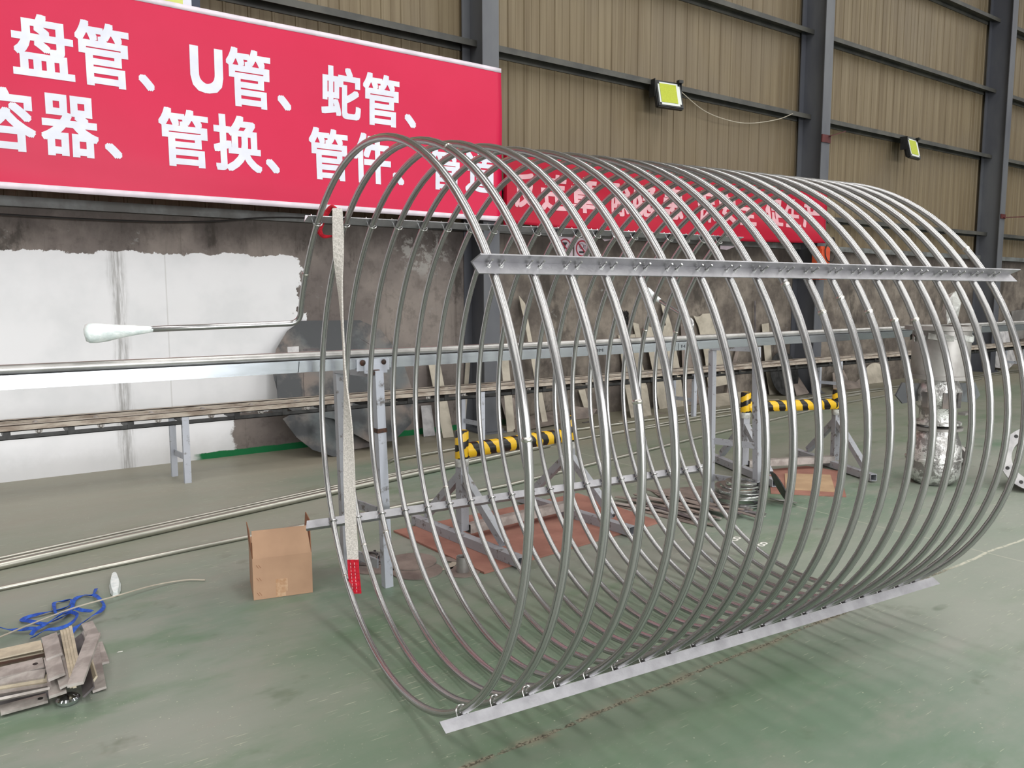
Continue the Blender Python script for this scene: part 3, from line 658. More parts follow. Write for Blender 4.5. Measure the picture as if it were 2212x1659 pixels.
# ------------------------------------------------------------------ tall rail stand with the long pipe on it
t = thing('rail_stand', 'long waist-high galvanised rail on trestle legs behind the coil', 'stand', (0, 3.85, 0))
bm = BM(); bar(bm, (-2.2, .03, 1.24), (11.8, .03, 1.24), .06, .06); bmesh.ops.bevel(bm, geom=[e for e in bm.edges if abs(e.verts[0].co.x - e.verts[1].co.x) > 1], offset=.006, segments=2, affect='EDGES')
rail = finish(bm, 'rail', 'galv', t, True)
bm = BM(); tube(bm, [(1.415, -.002, 1.212), (1.42, -.002, 1.268)], .0015, 4); finish(bm, 'joint', 'ink', rail)
def trestle(xf, yf, xb, yb, idx, braced=True):
    bm = BM(); bar(bm, (xf + .012, yf, 0), (xf - .018, yf + .01 if idx == 0 else .03, 1.20), .048, .048, (0, 1, 0)); lg = finish(bm, 'leg', 'palepaint' if idx == 0 else 'greypaint', t)
    bm = BM(); bar(bm, (xf - .010, yf + .006, .865), (xf - .011, yf + .006, .888), .055, .055, (0, 1, 0)) if idx == 0 else box(bm, (xf - .03, yf - .03, 0), (xf + .03, yf + .03, .01)); finish(bm, 'weld_joint', 'rust' if idx == 0 else 'greypaint', lg)
    bm = BM(); bar(bm, (xb, yb, 0), (xb - .02, yb, 1.16), .045, .045, (0, 1, 0)); finish(bm, 'leg', 'greypaint', t)
    bm = BM(); bar(bm, (xf - .03, .03, 1.185), (xb - .02, yb + .02, 1.185), .05, .045); finish(bm, 'top_tie', 'greypaint', t)
    bm = BM(); bar(bm, (xf - .02, .02, .42), (xb, yb, .42), .012, .05); finish(bm, 'cross_brace', 'greypaint', t)
    bm = BM(); bar(bm, (xf - .02, .02, .12), (xb, yb, .12), .012, .05); finish(bm, 'cross_brace', 'greypaint', t)
trestle(1.86, -.03, 1.80, .36, 0)
trestle(5.12, .0, 5.0, .36, 1)
trestle(11.4, .0, 11.35, .36, 2)
trestle(-1.7, .0, -1.75, .36, 3)
for xb_ in (1.78,):
    bm = BM(); box(bm, (xb_ - .05, -.006, 1.20), (xb_ + .14, -.001, 1.262)); box(bm, (xb_ - .01, -.012, 1.185), (xb_ + .125, -.005, 1.235)); br = tag(finish(bm, 'bracket', 'palepaint', t), 'welded plate with rusty spots')
    for q, h_, w_ in ((-.018, 1.244, .017), (.105, 1.243, .015)):
        bm = BM(); lathe(bm, [(.0, .012), (w_ * .5, .010), (w_ * .8, .004), (w_, 0)], (xb_ + q, -.012, h_), (0, -1, 0), 10); finish(bm, 'rust_spot', 'rust', br, True)
    bm = BM(); bar(bm, (xb_ + .05, -.025, 1.175), (xb_ + .05, -.025, 1.205), .06, .035, (0, 1, 0)); bmesh.ops.bevel(bm, geom=bm.edges[:], offset=.01, segments=2, affect='EDGES'); finish(bm, 'weld_lump', 'rust', br, True)
bm = BM()
def rail_put(x, z): return Vector((x, -.0015, z))
for ch, xa, xb_ in (('1', 3.395, 3.405), ('3', 3.412, 3.435), ('M', 3.442, 3.475)): add_glyph(bm, ch, xa + .0, xb_, 1.232, 1.252, rail_put, .0)
bar(bm, (3.36, -.0015, 1.212), (3.36, -.0015, 1.268), .002, .001, (0, 1, 0)); tag(finish(bm, 'marking', 'ink', rail), 'hand written 13M mark')
bm = BM()
for ch, xa, xb_ in (('1', 4.22, 4.23), ('4', 4.24, 4.262), ('M', 4.27, 4.3)): add_glyph(bm, ch, xa, xb_, 1.228, 1.25, rail_put, .0)
bar(bm, (4.19, -.0015, 1.212), (4.19, -.0015, 1.268), .002, .001, (0, 1, 0)); tag(finish(bm, 'marking', 'ink', rail), 'hand written 14M mark')
bm = BM(); tube(bm, [(-2.4, 3.885, 1.2915), (4.0, 3.885, 1.2915), (12, 3.885, 1.2915)], .0215, 18)
tag(finish(bm, 'steel_pipe', 'galvtube', smooth=True), 'long grey steel pipe lying on the waist-high rail', 'pipe')

# ------------------------------------------------------------------ low roller bench along the wall
t = thing('roller_bench', 'long low dusty roller bench standing along the wall', 'bench', (0, 7.03, 0))
bm = BM(); box(bm, (-2, 0, .575), (21, .07, .582)); box(bm, (-2, 0, .575), (21, .005, .625)); box(bm, (-2, 0, .62), (21, .07, .626)); finish(bm, 'front_beam', 'dustchan', t)
bm = BM(); box(bm, (-2, .30, .575), (21, .305, .626)); box(bm, (-2, .30, .62), (21, .37, .626)); box(bm, (-2, .365, .575), (21, .37, .626)); finish(bm, 'rear_beam', 'dustchan', t)
bm = BM(); box(bm, (-2, .01, .512), (21, .05, .518)); box(bm, (-2, .01, .512), (21, .016, .548)); lr = finish(bm, 'lower_rail', 'blackish', t)
for i in range(-4, 46):
    xc = .29 + .431 * i
    bm = BM(); box(bm, (xc - .024, .004, .518), (xc + .024, .34, .575)); finish(bm, 'cross_member', 'blackish', t)
for i in range(-4, 46):
    xc = .50 + .431 * i
    bm = BM(); tube(bm, [(xc, .075, .59), (xc, .30, .59)], .022, 12); ro = finish(bm, 'roller', 'scrap', t, True)
    if i < 14:
        bm = BM(); prism(bm, [(xc - .028, .002, .575), (xc + .028, .002, .575), (xc + .02, .002, .548), (xc - .02, .002, .548)], (0, .006, 0)); lathe(bm, [(0, .014), (.01, .012), (.016, 0)], (xc, .002, .562), (0, -1, 0), 12); finish(bm, 'roller_bracket', 'dullsteel', ro, True)
for xl in (-1.4, 1.58, 4.62, 8.0, 11.38, 14.7, 18.0):
    bm = BM(); box(bm, (xl - .03, .0, 0), (xl + .025, .045, .575)); finish(bm, 'leg', 'palepaint', t)
    bm = BM(); box(bm, (xl - .06, .34, 0), (xl - .01, .385, .575)); finish(bm, 'leg', 'palepaint', t)
    bm = BM(); bar(bm, (xl - .005, .02, .22), (xl - .035, .36, .22), .01, .05); finish(bm, 'leg_brace', 'palepaint', t)

# ------------------------------------------------------------------ long pipes on the floor
def floor_pipe(P, r, label, mt='floorpipe'):
    bm = BM(); q = [Vector((p[0], p[1], r + .001)) for p in P]; tube(bm, q, r, 12)
    return tag(finish(bm, 'floor_pipe', mt, smooth=True), label, 'pipe', 'long pipes on the floor')
def ln(p, q, x): t_ = (x - p[0]) / (q[0] - p[0]); return (x, p[1] + (q[1] - p[1]) * t_)
A1, B1 = (.14, 5.39), (5.25, 6.55)
floor_pipe([ln(A1, B1, -1.2), (.14, 5.39), (3.03, 6.05), (5.0, 6.46), (5.1, 6.48)], .024, 'thickest long pipe of the bundle crossing the floor at left')
floor_pipe([(-1.2, 5.15), (.14, 5.455), (3.03, 6.125), (5.3, 6.60), (11.9, 7.02)], .013, 'thin long pipe lying against the thickest floor pipe')
floor_pipe([(-1.2, 5.29), (.14, 5.59), (3.03, 6.24), (8.5, 7.02), (18.8, 7.22)], .012, 'thin long pipe on the wall side of the bundle at left')
floor_pipe([(3.34, 6.74), (3.42, 6.80), (5.27, 7.09), (8.4, 7.14), (18.8, 7.36)], .016, 'long pipe nearest the wall, starting behind the trestle leg')
floor_pipe([(-1.2, 4.86), (.12, 4.99), (1.54, 5.14), (3.75, 5.31), (6.49, 5.84), (10.56, 6.56), (16, 6.98)], .014, 'single long pipe on the floor passing behind the cardboard box')

floor_pipe([(-1.2, 5.22), (.14, 5.522), (3.03, 6.185), (4.2, 6.43)], .012, 'thin middle pipe of the bundle, ending near the taped rack')

# ------------------------------------------------------------------ hazard taped racks
def rack(loc, rz, label, span=.96, foot=(-.66, .5)):
    t = thing('storage_rack', label, 'rack', loc, rz)
    h = .72; x0_, x1_ = 0.0, span
    for i, xx_ in enumerate((x0_, x1_)):
        bm = BM(); hollow(bm, (xx_ - .05, foot[0], .03), (xx_ - .05, foot[1], .03), .06, .06); finish(bm, 'foot', 'greypaint', t)
        bm = BM(); box(bm, (xx_ - .03, -.03, .06), (xx_ + .03, .03, .55)); up_ = finish(bm, 'upright', 'greypaint', t)
        bm = BM(); lathe(bm, [(.0, .0), (.042, .0), (.045, .01), (.045, h - .54), (.04, h - .53), (0, h - .53)], (0, 0, 0), seg=18); o = tag(finish(bm, 'taped_top', 'hazard_z', t, True), 'yellow and black taped post top'); o.location = (xx_, 0, .53)
        bm = BM(); lathe(bm, [(.041, 0), (.046, .015), (.046, .05), (.041, .06)], (xx_, 0, .485), seg=14); tag(finish(bm, 'film_wrap', 'film', t, True), 'crumpled film under the tape')
        for s_ in (-1, 1):
            bm = BM(); hollow(bm, (xx_, .02 * s_, .42), (xx_ + .0, (.42 if s_ > 0 else .44) * s_, .075), .05, .05); finish(bm, 'diagonal', 'greypaint', t)
    bm = BM(); lathe(bm, [(0, 0), (.046, 0), (.051, .02), (.049, span * .3), (.052, span * .6), (.05, span - .06), (.046, span - .04), (0, span - .04)], (0, 0, 0), (1, 0, 0), 18)
    o = tag(finish(bm, 'crossbar', 'hazard_x', t, True), 'crossbar wound with yellow and black tape'); o.location = (.02, 0, .585)
    bm = BM(); hollow(bm, (.03, -.02, .07), (span - .03, -.02, .07), .06, .06); finish(bm, 'lower_tie', 'scrap', t)
    return t
rack((2.64, 4.27, .014), math.radians(4), 'rack with yellow and black taped crossbar standing on the red boards')
rack((5.79, 4.50, .014), math.radians(-23), 'rack with yellow and black taped crossbar further right, beyond the rail trestle', .93, (-.62, .62))
# red boards under them
def board(name, pts_, th_, mt, label, z=0.0):
    bm = BM(); prism(bm, [(x_, y_, z + .001) for x_, y_ in pts_], (0, 0, th_)); return tag(finish(bm, name, mt), label, 'board')
board('primer_board', [(2.36, 4.71), (2.41, 3.665), (3.22, 3.73), (3.99, 3.80), (4.04, 4.76), (3.2, 4.73)], .012, 'redboard', 'large flat red-brown board under the taped rack')
board('primer_board', [(5.32, 3.86), (5.71, 3.44), (6.5, 3.99), (6.45, 4.3), (6.02, 4.40)], .010, 'redboard', 'smaller red-brown board on the floor right of the ring stack')
board('primer_board', [(5.50, 3.85), (5.75, 3.56), (6.26, 3.93), (5.98, 4.2)], .008, 'sandboard', 'sand coloured panel lying on the smaller red-brown board', .011)

# ------------------------------------------------------------------ cardboard box
t = thing('cardboard_box', 'open brown cardboard box on the green floor beside the coil', 'box', (1.205, 4.045, 0), math.radians(-13.5))
w_, d_, h_, th_ = .305, .30, .225, .004
bm = BM(); box(bm, (0, 0, .001), (w_, th_, h_)); box(bm, (0, d_ - th_, .001), (w_, d_, h_)); box(bm, (0, th_, .001), (th_, d_ - th_, h_)); box(bm, (w_ - th_, th_, .001), (w_, d_ - th_, h_)); box(bm, (th_, th_, .001), (w_ - th_, d_ - th_, .005)); body = finish(bm, 'body', 'card', t)
bm = BM(); prism(bm, [(0.003, 0, h_), (w_ - .003, 0, h_), (w_ - .02, .02, h_ + .145), (.003, .02, h_ + .145)], (0, th_, 0)); finish(bm, 'flap', 'card', t)
bm = BM(); prism(bm, [(0, .01, h_), (0, d_ - .01, h_), (-.01, d_ - .03, h_ + .13), (-.01, .06, h_ + .14)], (th_, 0, 0)); finish(bm, 'flap', 'cardin', t)
bm = BM(); prism(bm, [(w_, .01, h_), (w_, d_ - .01, h_), (w_ + .01, d_ - .02, h_ + .15), (w_ + .01, .12, h_ + .15)], (-th_, 0, 0)); finish(bm, 'flap', 'cardin', t)
bm = BM(); prism(bm, [(0, d_, h_), (w_, d_, h_), (w_, d_ + .05, h_ + .02), (0, d_ + .05, h_ + .02)], (0, 0, -th_)); finish(bm, 'flap', 'card', t)
bm = BM(); box(bm, (.115, -.0012, .03), (.175, 0, .1)); box(bm, (.115, -.0008, .002), (.165, 0, .05)); tag(finish(bm, 'tape', 'tape', body), 'shiny strip of clear tape')
bm = BM()
for zq in (.04, .12, .19):
    for q in (0, .012): bar(bm, (.018 + q, -.001, zq), (.03 + q, -.001, zq + .018 * (-1 if zq > .1 else -1)), .002, .001, (0, 1, 0))
finish(bm, 'printed_marks', 'cardin', body)

# ------------------------------------------------------------------ clutter behind the coil on the floor
t = thing('flange_ring', 'shiny bolted flange ring lying on dusty discs behind the sling', 'flange', (1.97, 4.245, .012))
bm = BM(); lathe(bm, [(.055, 0), (.098, 0), (.098, .022), (.06, .022), (.058, .034), (.048, .034), (.048, .0), (.055, 0)], seg=36); rg = finish(bm, 'ring', 'chrome', t, True)
for i in range(4):
    a_ = PI / 4 + i * PI / 2; bm = BM(); lathe(bm, [(0, .0), (.008, 0), (.008, .014), (0, .014)], (.078 * math.cos(a_), .078 * math.sin(a_), .022), seg=6); finish(bm, 'stud', 'blackish', t)
def disc(name, cx_, cy_, r, z0, th_, mt, label, cat='disc'):
    bm = BM(); lathe(bm, [(0, 0), (r, 0), (r, th_), (0, th_)], (0, 0, 0), seg=40); o = tag(finish(bm, name, mt), label, cat); o.location = (cx_, cy_, z0); return o
disc('steel_disc', 1.97, 4.18, .17, .001, .006, 'pinkplate', 'dusty steel disc under the shiny flange ring')
disc('steel_disc', 2.16, 4.08, .15, .008, .006, 'pinkplate', 'dusty steel disc right of the shiny flange ring, topmost there')
disc('steel_disc', 2.12, 3.94, .15, .001, .006, 'pinkplate', 'dusty steel disc behind the foot of the pale trestle leg')
t = thing('pipe_stub', 'short upright steel pipe stub on a round base plate', 'pipe fitting', (2.33, 3.77, 0))
bm = BM(); lathe(bm, [(0, .001), (.10, .001), (.10, .006), (0, .006)], seg=36); finish(bm, 'base_plate', 'pinkplate', t)
bm = BM(); lathe(bm, [(.038, .006), (.038, .095), (.034, .095), (.034, .006)], seg=28); finish(bm, 'sleeve', 'dullsteel', t, True)
bm = BM(); prism(bm, [(2.33, 3.98, .004), (2.41, 3.90, .004), (2.42, 3.99, .004), (2.36, 4.06, .004)], (0, 0, .005)); tag(finish(bm, 'steel_offcut', 'pinkplate'), 'small grey plate offcut beside the pipe stub', 'plate')
bm = BM(); prism(bm, [(2.24, 3.86, .002), (2.30, 3.84, .002), (2.44, 3.97, .002), (2.33, 3.93, .002)], (0, 0, .004)); tag(finish(bm, 'steel_offcut', 'beige'), 'narrow pointed offcut behind the pipe stub', 'plate')
# stack of rings
ords = ['topmost', 'second from the top', 'third from the top', 'fourth from the top', 'fifth from the top', 'sixth from the top', 'seventh from the top', 'eighth from the top', 'ninth from the top', 'tenth from the top', 'eleventh from the top', 'lowest', 'x', 'y']
nr = 10; rc = Vector((4.84, 3.82, 0))
for i in range(nr):
    r = .19 - .02 * max(0, i - 6); bm = BM()
    lathe(bm, [(r - .035, 0), (r, 0), (r, .0075), (r - .035, .0075), (r - .035, 0)], seg=40); o = finish(bm, 'steel_ring', 'bolt')
    o.location = rc + Vector((.02 * math.sin(i * 2.3) + .005 * i, .02 * math.cos(i * 1.9), .003 + .0185 * i)); o.rotation_euler = (.035 * math.sin(i * 1.3), .03 * math.cos(i * 2.1), 0)
    tag(o, 'flat steel ring in the ring stack on the floor, ' + ('lowest' if i == 0 else ords[nr - 1 - i]), 'ring', 'stack of flat steel rings')
bm = BM(); lathe(bm, [(0, 0), (.13, 0), (.13, .008), (0, .008)], seg=36); o = finish(bm, 'steel_disc', 'blackish'); o.location = (5.15, 3.655, .118); o.rotation_euler = (.2, math.radians(62), -.4); tag(o, 'black disc leaning against the right side of the ring stack', 'disc')
bm = BM(); lathe(bm, [(.085, 0), (.1, 0), (.1, .006), (.085, .006), (.085, 0)], seg=36); o = finish(bm, 'steel_ring', 'dullsteel'); o.location = (5.12, 3.60, .028); o.rotation_euler = (.0, math.radians(16), .3); tag(o, 'single thin ring tilted beside the ring stack', 'ring')
# heap of flat strips
ordw = ['first', 'second', 'third', 'fourth', 'fifth', 'sixth', 'seventh', 'eighth', 'ninth', 'tenth', 'eleventh', 'twelfth', 'thirteenth', 'fourteenth', 'fifteenth', 'sixteenth', 'seventeenth', 'eighteenth', 'nineteenth', 'twentieth']
for i in range(18):
    L = random.uniform(.55, .85); cx_ = 4.12 + i * .034; cy_ = 3.98 + .1 * math.sin(i * 2.1) + (.0 if i < 12 else -.12)
    an = math.radians(-82 + 11 * math.sin(i * 1.7)); d = Vector((math.cos(an), math.sin(an), 0)); z_ = .004 + .0066 * (0, 2, 1, 3, 4, 2, 5, 3, 6, 4, 7, 5, 6, 3, 4, 2, 1, 0)[i]; w = random.uniform(.035, .06)
    bm = BM(); bar(bm, d * (-L / 2), d * (L / 2), w, .005); o = finish(bm, 'steel_strip', ('pinkplate', 'scrap', 'pinkplate', 'scrap3')[i % 4]); o.location = (cx_, cy_, z_)
    tag(o, 'flat grey strip in the loose heap on the floor, ' + ordw[i] + ' from the left', 'steel strip', 'heap of flat strips')
bm = BM(); prism(bm, [(4.45, 4.2, .003), (4.95, 4.05, .003), (5.05, 4.35, .003), (4.6, 4.5, .003)], (0, 0, .006)); tag(finish(bm, 'steel_sheet', 'pinkplate'), 'flat dusty sheet between the strip heap and the rail trestle', 'plate')
# chalk figures
bm = BM(); ang = math.radians(-35)
def floor_put(ox, oy, an):
    return lambda x, z: Vector((ox + x * math.cos(an) - z * math.sin(an), oy + x * math.sin(an) + z * math.cos(an), .0012))
pf = floor_put(4.06, 3.30, math.radians(-75))
for ch, xa, xb_ in (('1', 0.0, .02), ('8', .035, .09), ('8', .22, .27)): add_glyph(bm, ch, xa, xb_, 0, .1, pf, 0)
tag(finish(bm, 'chalk_writing', 'chalk'), 'white chalk figures on the floor under the coil', 'writing')

# ------------------------------------------------------------------ plates leaning on the wall
def plate(px, mt, label, Yb=None, ztop=None, name='steel_plate', th=.006, cat='plate'):
    lowest = max(px, key=lambda q: q[1])
    if Yb is None: Yb = fl(*lowest).y
    Yb = min(Yb, 7.9)
    zt = ztop or max(.15, max(pw(x, y, 7.9).z for x, y in px)); kk = max((7.955 - Yb) / zt, 0.004)
    P = []
    for x, y in px:
        q = lean(x, y, Yb, kk)
        if q.z < .002: q = Vector((q.x, Yb, .002))
        if q.z < .05 and y > lowest[1] - 6: q.z = .002; q.y = Yb
        P.append(q)
    nrm = Vector((0, -1, kk)).normalized()
    bm = BM(); prism(bm, P, nrm * th); return tag(finish(bm, name, mt), label, cat)
def dpoly(c, rx, ry, t0, t1, n):
    return [(c[0] + rx * math.cos(math.radians(t0 + (t1 - t0) * i / n)), c[1] - ry * math.sin(math.radians(t0 + (t1 - t0) * i / n))) for i in range(n + 1)]
plate([(650, 693), (777, 692), (822, 712), (866, 770), (893, 850), (896, 880), (872, 930), (845, 952), (800, 965), (742, 975), (700, 960), (640, 905), (600, 850), (588, 800), (596, 755), (620, 715)], 'darkplate', 'big dark round plate with flattened top leaning on the wall', 7.55)
plate([(690, 900), (720, 905), (760, 935), (800, 957), (850, 953), (888, 915), (896, 870), (880, 840), (700, 860), (610, 905), (640, 945), (675, 972), (720, 986), (748, 984), (740, 950)], 'darkplate', 'lower dark curved plate in front of the big round plate', 7.35, .9)
plate([(594, 770), (646, 753), (652, 900), (600, 870)], 'darkplate', 'narrow dark plate at the left edge of the big round plate', 7.45, 1.2)
pl0 = bpy.data.objects['steel_plate']; Yp = 7.55; kp = (7.955 - Yp) / max(pw(x, y, 7.9).z for x, y in [(650, 693), (777, 692)])
for pth, w_ in (([(656, 790), (655, 830), (658, 862)], .006), ([(776, 730), (795, 742), (815, 755)], .007), ([(655, 757), (672, 755), (688, 756)], .03)):
    bm = BM(); P = [lean(x, y, Yp, kp) + Vector((0, -.0075, 0)) for x, y in pth]
    for a_, b_ in zip(P, P[1:]): bar(bm, a_, b_, .002, w_)
    tag(finish(bm, 'cut_slot', 'scrap3', pl0), 'dark cut slot')
bm = BM(); P = [lean(x, y, Yp, kp) + Vector((0, -.0075, 0)) for x, y in [(620, 749), (645, 748), (645, 763), (621, 764)]]; prism(bm, P, (0, -.002, 0)); tag(finish(bm, 'label_patch', 'whiteplate', pl0), 'white patch')
L_ = [
 ([(909, 877), (931, 875), (940, 941), (915, 944)], 'whiteplate', 'white rectangular plate with black scribbles under the bench'),
 ([(924, 781), (949, 779), (980, 943), (957, 947)], 'beige', 'tall beige plank leaning left of the first column'),
 ([(1006, 776), (1016, 775), (1003, 926), (996, 927)], 'beige', 'narrow pale strip leaning towards the first column'),
 ([(1082, 776), (1098, 775), (1112, 930), (1095, 934)], 'beige', 'pale plank with a mark just right of the first column'),
 ([(1080, 861), (1110, 859), (1124, 915), (1096, 920)], 'pinkplate', 'square brown-pink plate beside the bench leg'),
 ([(1120, 638), (1134, 656), (1140, 690), (1184, 918), (1172, 921), (1132, 690), (1126, 668)], 'beige', 'tall pointed strip standing out above the rail'),
 ([(1101, 910), (1205, 886), (1213, 914), (1113, 934)], 'pinkplate', 'low wide plate lying against the wall foot behind the rack'),
 ([(1249, 843), (1263, 841), (1274, 888), (1264, 890)], 'beige', 'short beige strip under the bench behind the second rack post'),
 ([(1240, 878), (1290, 884), (1278, 905), (1238, 908)], 'pinkplate', 'flat brown offcut on the wall side of the rack'),
 ([(1350, 835), (1397, 831), (1407, 898), (1358, 898)], 'beige', 'upright beige plate below the bench in the middle of the wall'),
 ([(1335, 724), (1371, 722), (1392, 806), (1400, 880), (1352, 882), (1346, 806)], 'beige', 'left of the two big beige plates showing above the bench'),
 ([(1366, 696), (1379, 700), (1386, 740), (1376, 742)], 'beige', 'short strip sticking up behind the left big beige plate'),
 ([(1390, 708), (1399, 707), (1401, 703), (1403, 707), (1438, 703), (1427, 656), (1437, 659), (1450, 703), (1468, 796), (1478, 880), (1424, 884), (1410, 804)], 'beige', 'right big beige plate with an arm pointing up above the bench'),
 ([(1415, 829), (1437, 827), (1438, 844), (1418, 845), (1418, 842)], 'whiteplate', 'small white tag plate hanging below the bench'),
 ([(1497, 681), (1504, 684), (1512, 683), (1517, 678), (1534, 677), (1563, 770), (1572, 830), (1530, 838), (1522, 772), (1516, 740), (1508, 705)], 'beige', 'large beige plate with a round bite cut from its left side'),
 ([(1540, 852), (1606, 846), (1608, 872), (1541, 880)], 'beige', 'low beige plank on the floor behind the trestle'),
 ([(1592, 745), (1599, 746), (1586, 800), (1574, 862), (1566, 862), (1580, 790)], 'pinkplate', 'narrow brown strip leaning left of the trestle leg'),
 ([(1645, 700), (1660, 698), (1668, 790), (1690, 851), (1662, 853), (1654, 800)], 'beige', 'beige plank leaning just right of the trestle leg'),
 ([(1629, 650), (1632, 650), (1634, 845), (1630, 845)], 'scrap3', 'thin dark rod standing against the wall above the rail'),
 ([(1706, 800), (1716, 800), (1748, 850), (1720, 856)], 'pinkplate', 'curved brown plate edge beside the bench leg right of the trestle'),
 (dpoly((1890, 812), 24, 28, 190, -10, 12) + [(1913, 829), (1867, 831)], 'beige', 'rounded beige plate under the bench beyond the racks'),
 ([(1822, 800), (1832, 822), (1848, 826), (1864, 812), (1868, 838), (1800, 846), (1798, 806)], 'pinkplate', 'brown plate with a hollow top left of the rounded one'),
 ([(2150, 704), (2172, 690), (2182, 740), (2195, 780), (2178, 798), (2150, 794), (2140, 760)], 'whiteplate', 'pale plate with cut-outs leaning at the far right of the bench'),
 ([(2184, 672), (2212, 668), (2214, 730), (2192, 735)], 'dullsteel', 'grey metal sheet standing at the right edge of the photo'),
 ([(1470, 700), (1486, 702), (1500, 730), (1512, 790), (1520, 870), (1486, 876), (1474, 800)], 'pinkplate', 'dull brown plate between the two big beige cut plates'),
]
for px, mt, lb in L_: plate(px, mt, lb)
# a dark round plate stands behind the bench right of the second column
bm = BM(); lathe(bm, [(0, 0), (.36, 0), (.36, .01), (0, .01)], (0, 0, 0), (0, 1, 0), 40); o = finish(bm, 'steel_disc', 'blackish'); o.location = (10.95, 7.76, .352); o.rotation_euler = (math.radians(-12), 0, 0); tag(o, 'black-green round plate standing under the bench right of the trestle', 'disc')
# litter of small offcuts along the wall foot
for i in range(15):
    xq = 5.7 + i * .42; yq = 7.30 + .22 * ((i * 7) % 3) / 2; a_ = random.uniform(-.5, .5); L = random.uniform(.12, .32)
    bm = BM(); bar(bm, (-L / 2, 0, 0), (L / 2, 0, 0), random.uniform(.02, .07), .006); o = finish(bm, 'steel_offcut', ('scrap', 'pinkplate', 'scrap3', 'beige')[i % 4]); o.location = (xq, yq, .004); o.rotation_euler = (0, 0, a_)
    tag(o, 'small offcut littering the wall foot, ' + ordw[i] + ' one right of the first column', 'offcut', 'litter along the wall foot')
bm = BM(); P = []
for i in range(60): a_ = i * .9; P.append((7.62 + .07 * math.cos(a_) * random.uniform(.7, 1), 7.992, 1.30 + .11 * math.sin(a_ * 1.13) * random.uniform(.7, 1)))
tube(bm, P, .005, 5); tag(finish(bm, 'wire_bundle', 'cable'), 'tangled black wire hanging on the wall above the beige plates', 'wire')

# ------------------------------------------------------------------ stacked pipe fittings at the right
vx, vy = 6.80, 3.30
t = thing('pipe_elbow', 'big silver pipe elbow standing on the floor, lowest of the fittings stack', 'pipe fitting', (vx - .02, vy, 0))
bm = BM(); lathe(bm, [(.0, .004), (.15, .006), (.198, .05), (.214, .13), (.212, .20), (.222, .205), (.222, .225), (.212, .23), (.208, .34), (.18, .41), (.165, .47), (.15, .47), (.15, .40), (0, .38)], seg=36)
finish(bm, 'body', 'foil', t, True)
bm = BM(); lathe(bm, [(.12, 0), (.21, 0), (.21, .02), (.12, .02), (.12, 0)], (.0, 0, .47), (0, 0, 1), 36); finish(bm, 'rim', 'dullsteel', t, True)
bm = BM(); lathe(bm, [(.07, 0), (.11, 0), (.11, .03), (.07, .03), (.07, 0)], (.24, -.08, .2), (.93, -.3, .15), 24); tube(bm, [(.1, -.03, .18), (.25, -.08, .2)], .07, 18)
sd = finish(bm, 'side_flange', 'dullsteel', t, True)
for i in range(6):
    a_ = i * PI / 3; u_ = Vector((.3, .93, 0)); c_ = Vector((.275, -.09, .205)) + u_ * .09 * math.cos(a_) + ZZ * .09 * math.sin(a_)
    bm = BM(); lathe(bm, [(0, 0), (.012, 0), (.012, .02), (0, .02)], c_, (.93, -.3, .15), 6); finish(bm, 'bolt', 'blackish', sd)
t = thing('valve_body', 'foil-wrapped valve body with dark side fins, middle of the fittings stack', 'pipe fitting', (vx, vy, .512))
bm = BM(); lathe(bm, [(0, 0), (.19, 0), (.19, .02), (.14, .03), (.14, .12), (.17, .16), (.18, .28), (.15, .36), (.14, .385), (0, .385)], seg=36); bd = finish(bm, 'body', 'foil', t, True)
bm = BM(); box(bm, (.02, -.22, .09), (.2, -.16, .11)); finish(bm, 'plate', 'dullsteel', t)
for s_ in (-1, 1):
    bm = BM(); q = [(.13 * s_, 0, .34), (.31 * s_, 0, .35), (.36 * s_, 0, .24), (.30 * s_, 0, .17), (.13 * s_, 0, .20)]; Rz = Matrix.Rotation(math.radians(-35), 3, 'Z'); prism(bm, [Rz @ Vector(p) for p in q], (0, .012, 0)); finish(bm, 'fin', 'darkplate', t)
for s_ in (-60, -10, 30):
    a_ = math.radians(s_ - 90 - 35); c_ = Vector((math.cos(a_), math.sin(a_), 0)); bm = BM(); bar(bm, c_ * .178 + ZZ * .15, c_ * .185 + ZZ * .28, .05, .008, c_); finish(bm, 'strap', 'darkplate', t)
t = thing('flanged_drum', 'grey flanged drum on top of the fittings stack', 'pipe fitting', (vx, vy, .899))
bm = BM(); lathe(bm, [(.17, 0), (.245, 0), (.245, .03), (.222, .035), (.222, .405), (.285, .41), (.285, .445), (.20, .445), (.20, .03), (.17, 0)], seg=44); finish(bm, 'shell', 'dullsteel', t, True)
bm = BM()
for i in range(14):
    a_ = i * PI / 7; c_ = Vector((.222 * math.cos(a_), .222 * math.sin(a_), .33 + random.uniform(-.01, .01))); prism(bm, [c_ * 1.003, c_ + Vector((-.09 * math.sin(a_), .09 * math.cos(a_), -.01)), c_ + Vector((-.09 * math.sin(a_), .09 * math.cos(a_), .03)), c_ + Vector((0, 0, .05))], c_.normalized() * .004)
finish(bm, 'torn_label', 'film', t)
bm = BM(); P = [Vector((random.uniform(-.1, .1), random.uniform(-.08, .08), random.uniform(0, .17))) for i in range(26)] + [Vector((.16, 0, .2)), Vector((-.15, 0, .0)), Vector((.0, .02, .22))]
for p in P: bm.verts.new(p)
r_ = bmesh.ops.convex_hull(bm, input=bm.verts); bmesh.ops.delete(bm, geom=[v for v in bm.verts if not v.link_faces], context='VERTS')
o = finish(bm, 'plastic_wrap', 'film'); o.location = (vx + .14, vy + .02, 1.40); o.rotation_euler = (.2, -.3, .4); tag(o, 'crumpled clear plastic wrap on top of the fittings stack', 'plastic wrap')
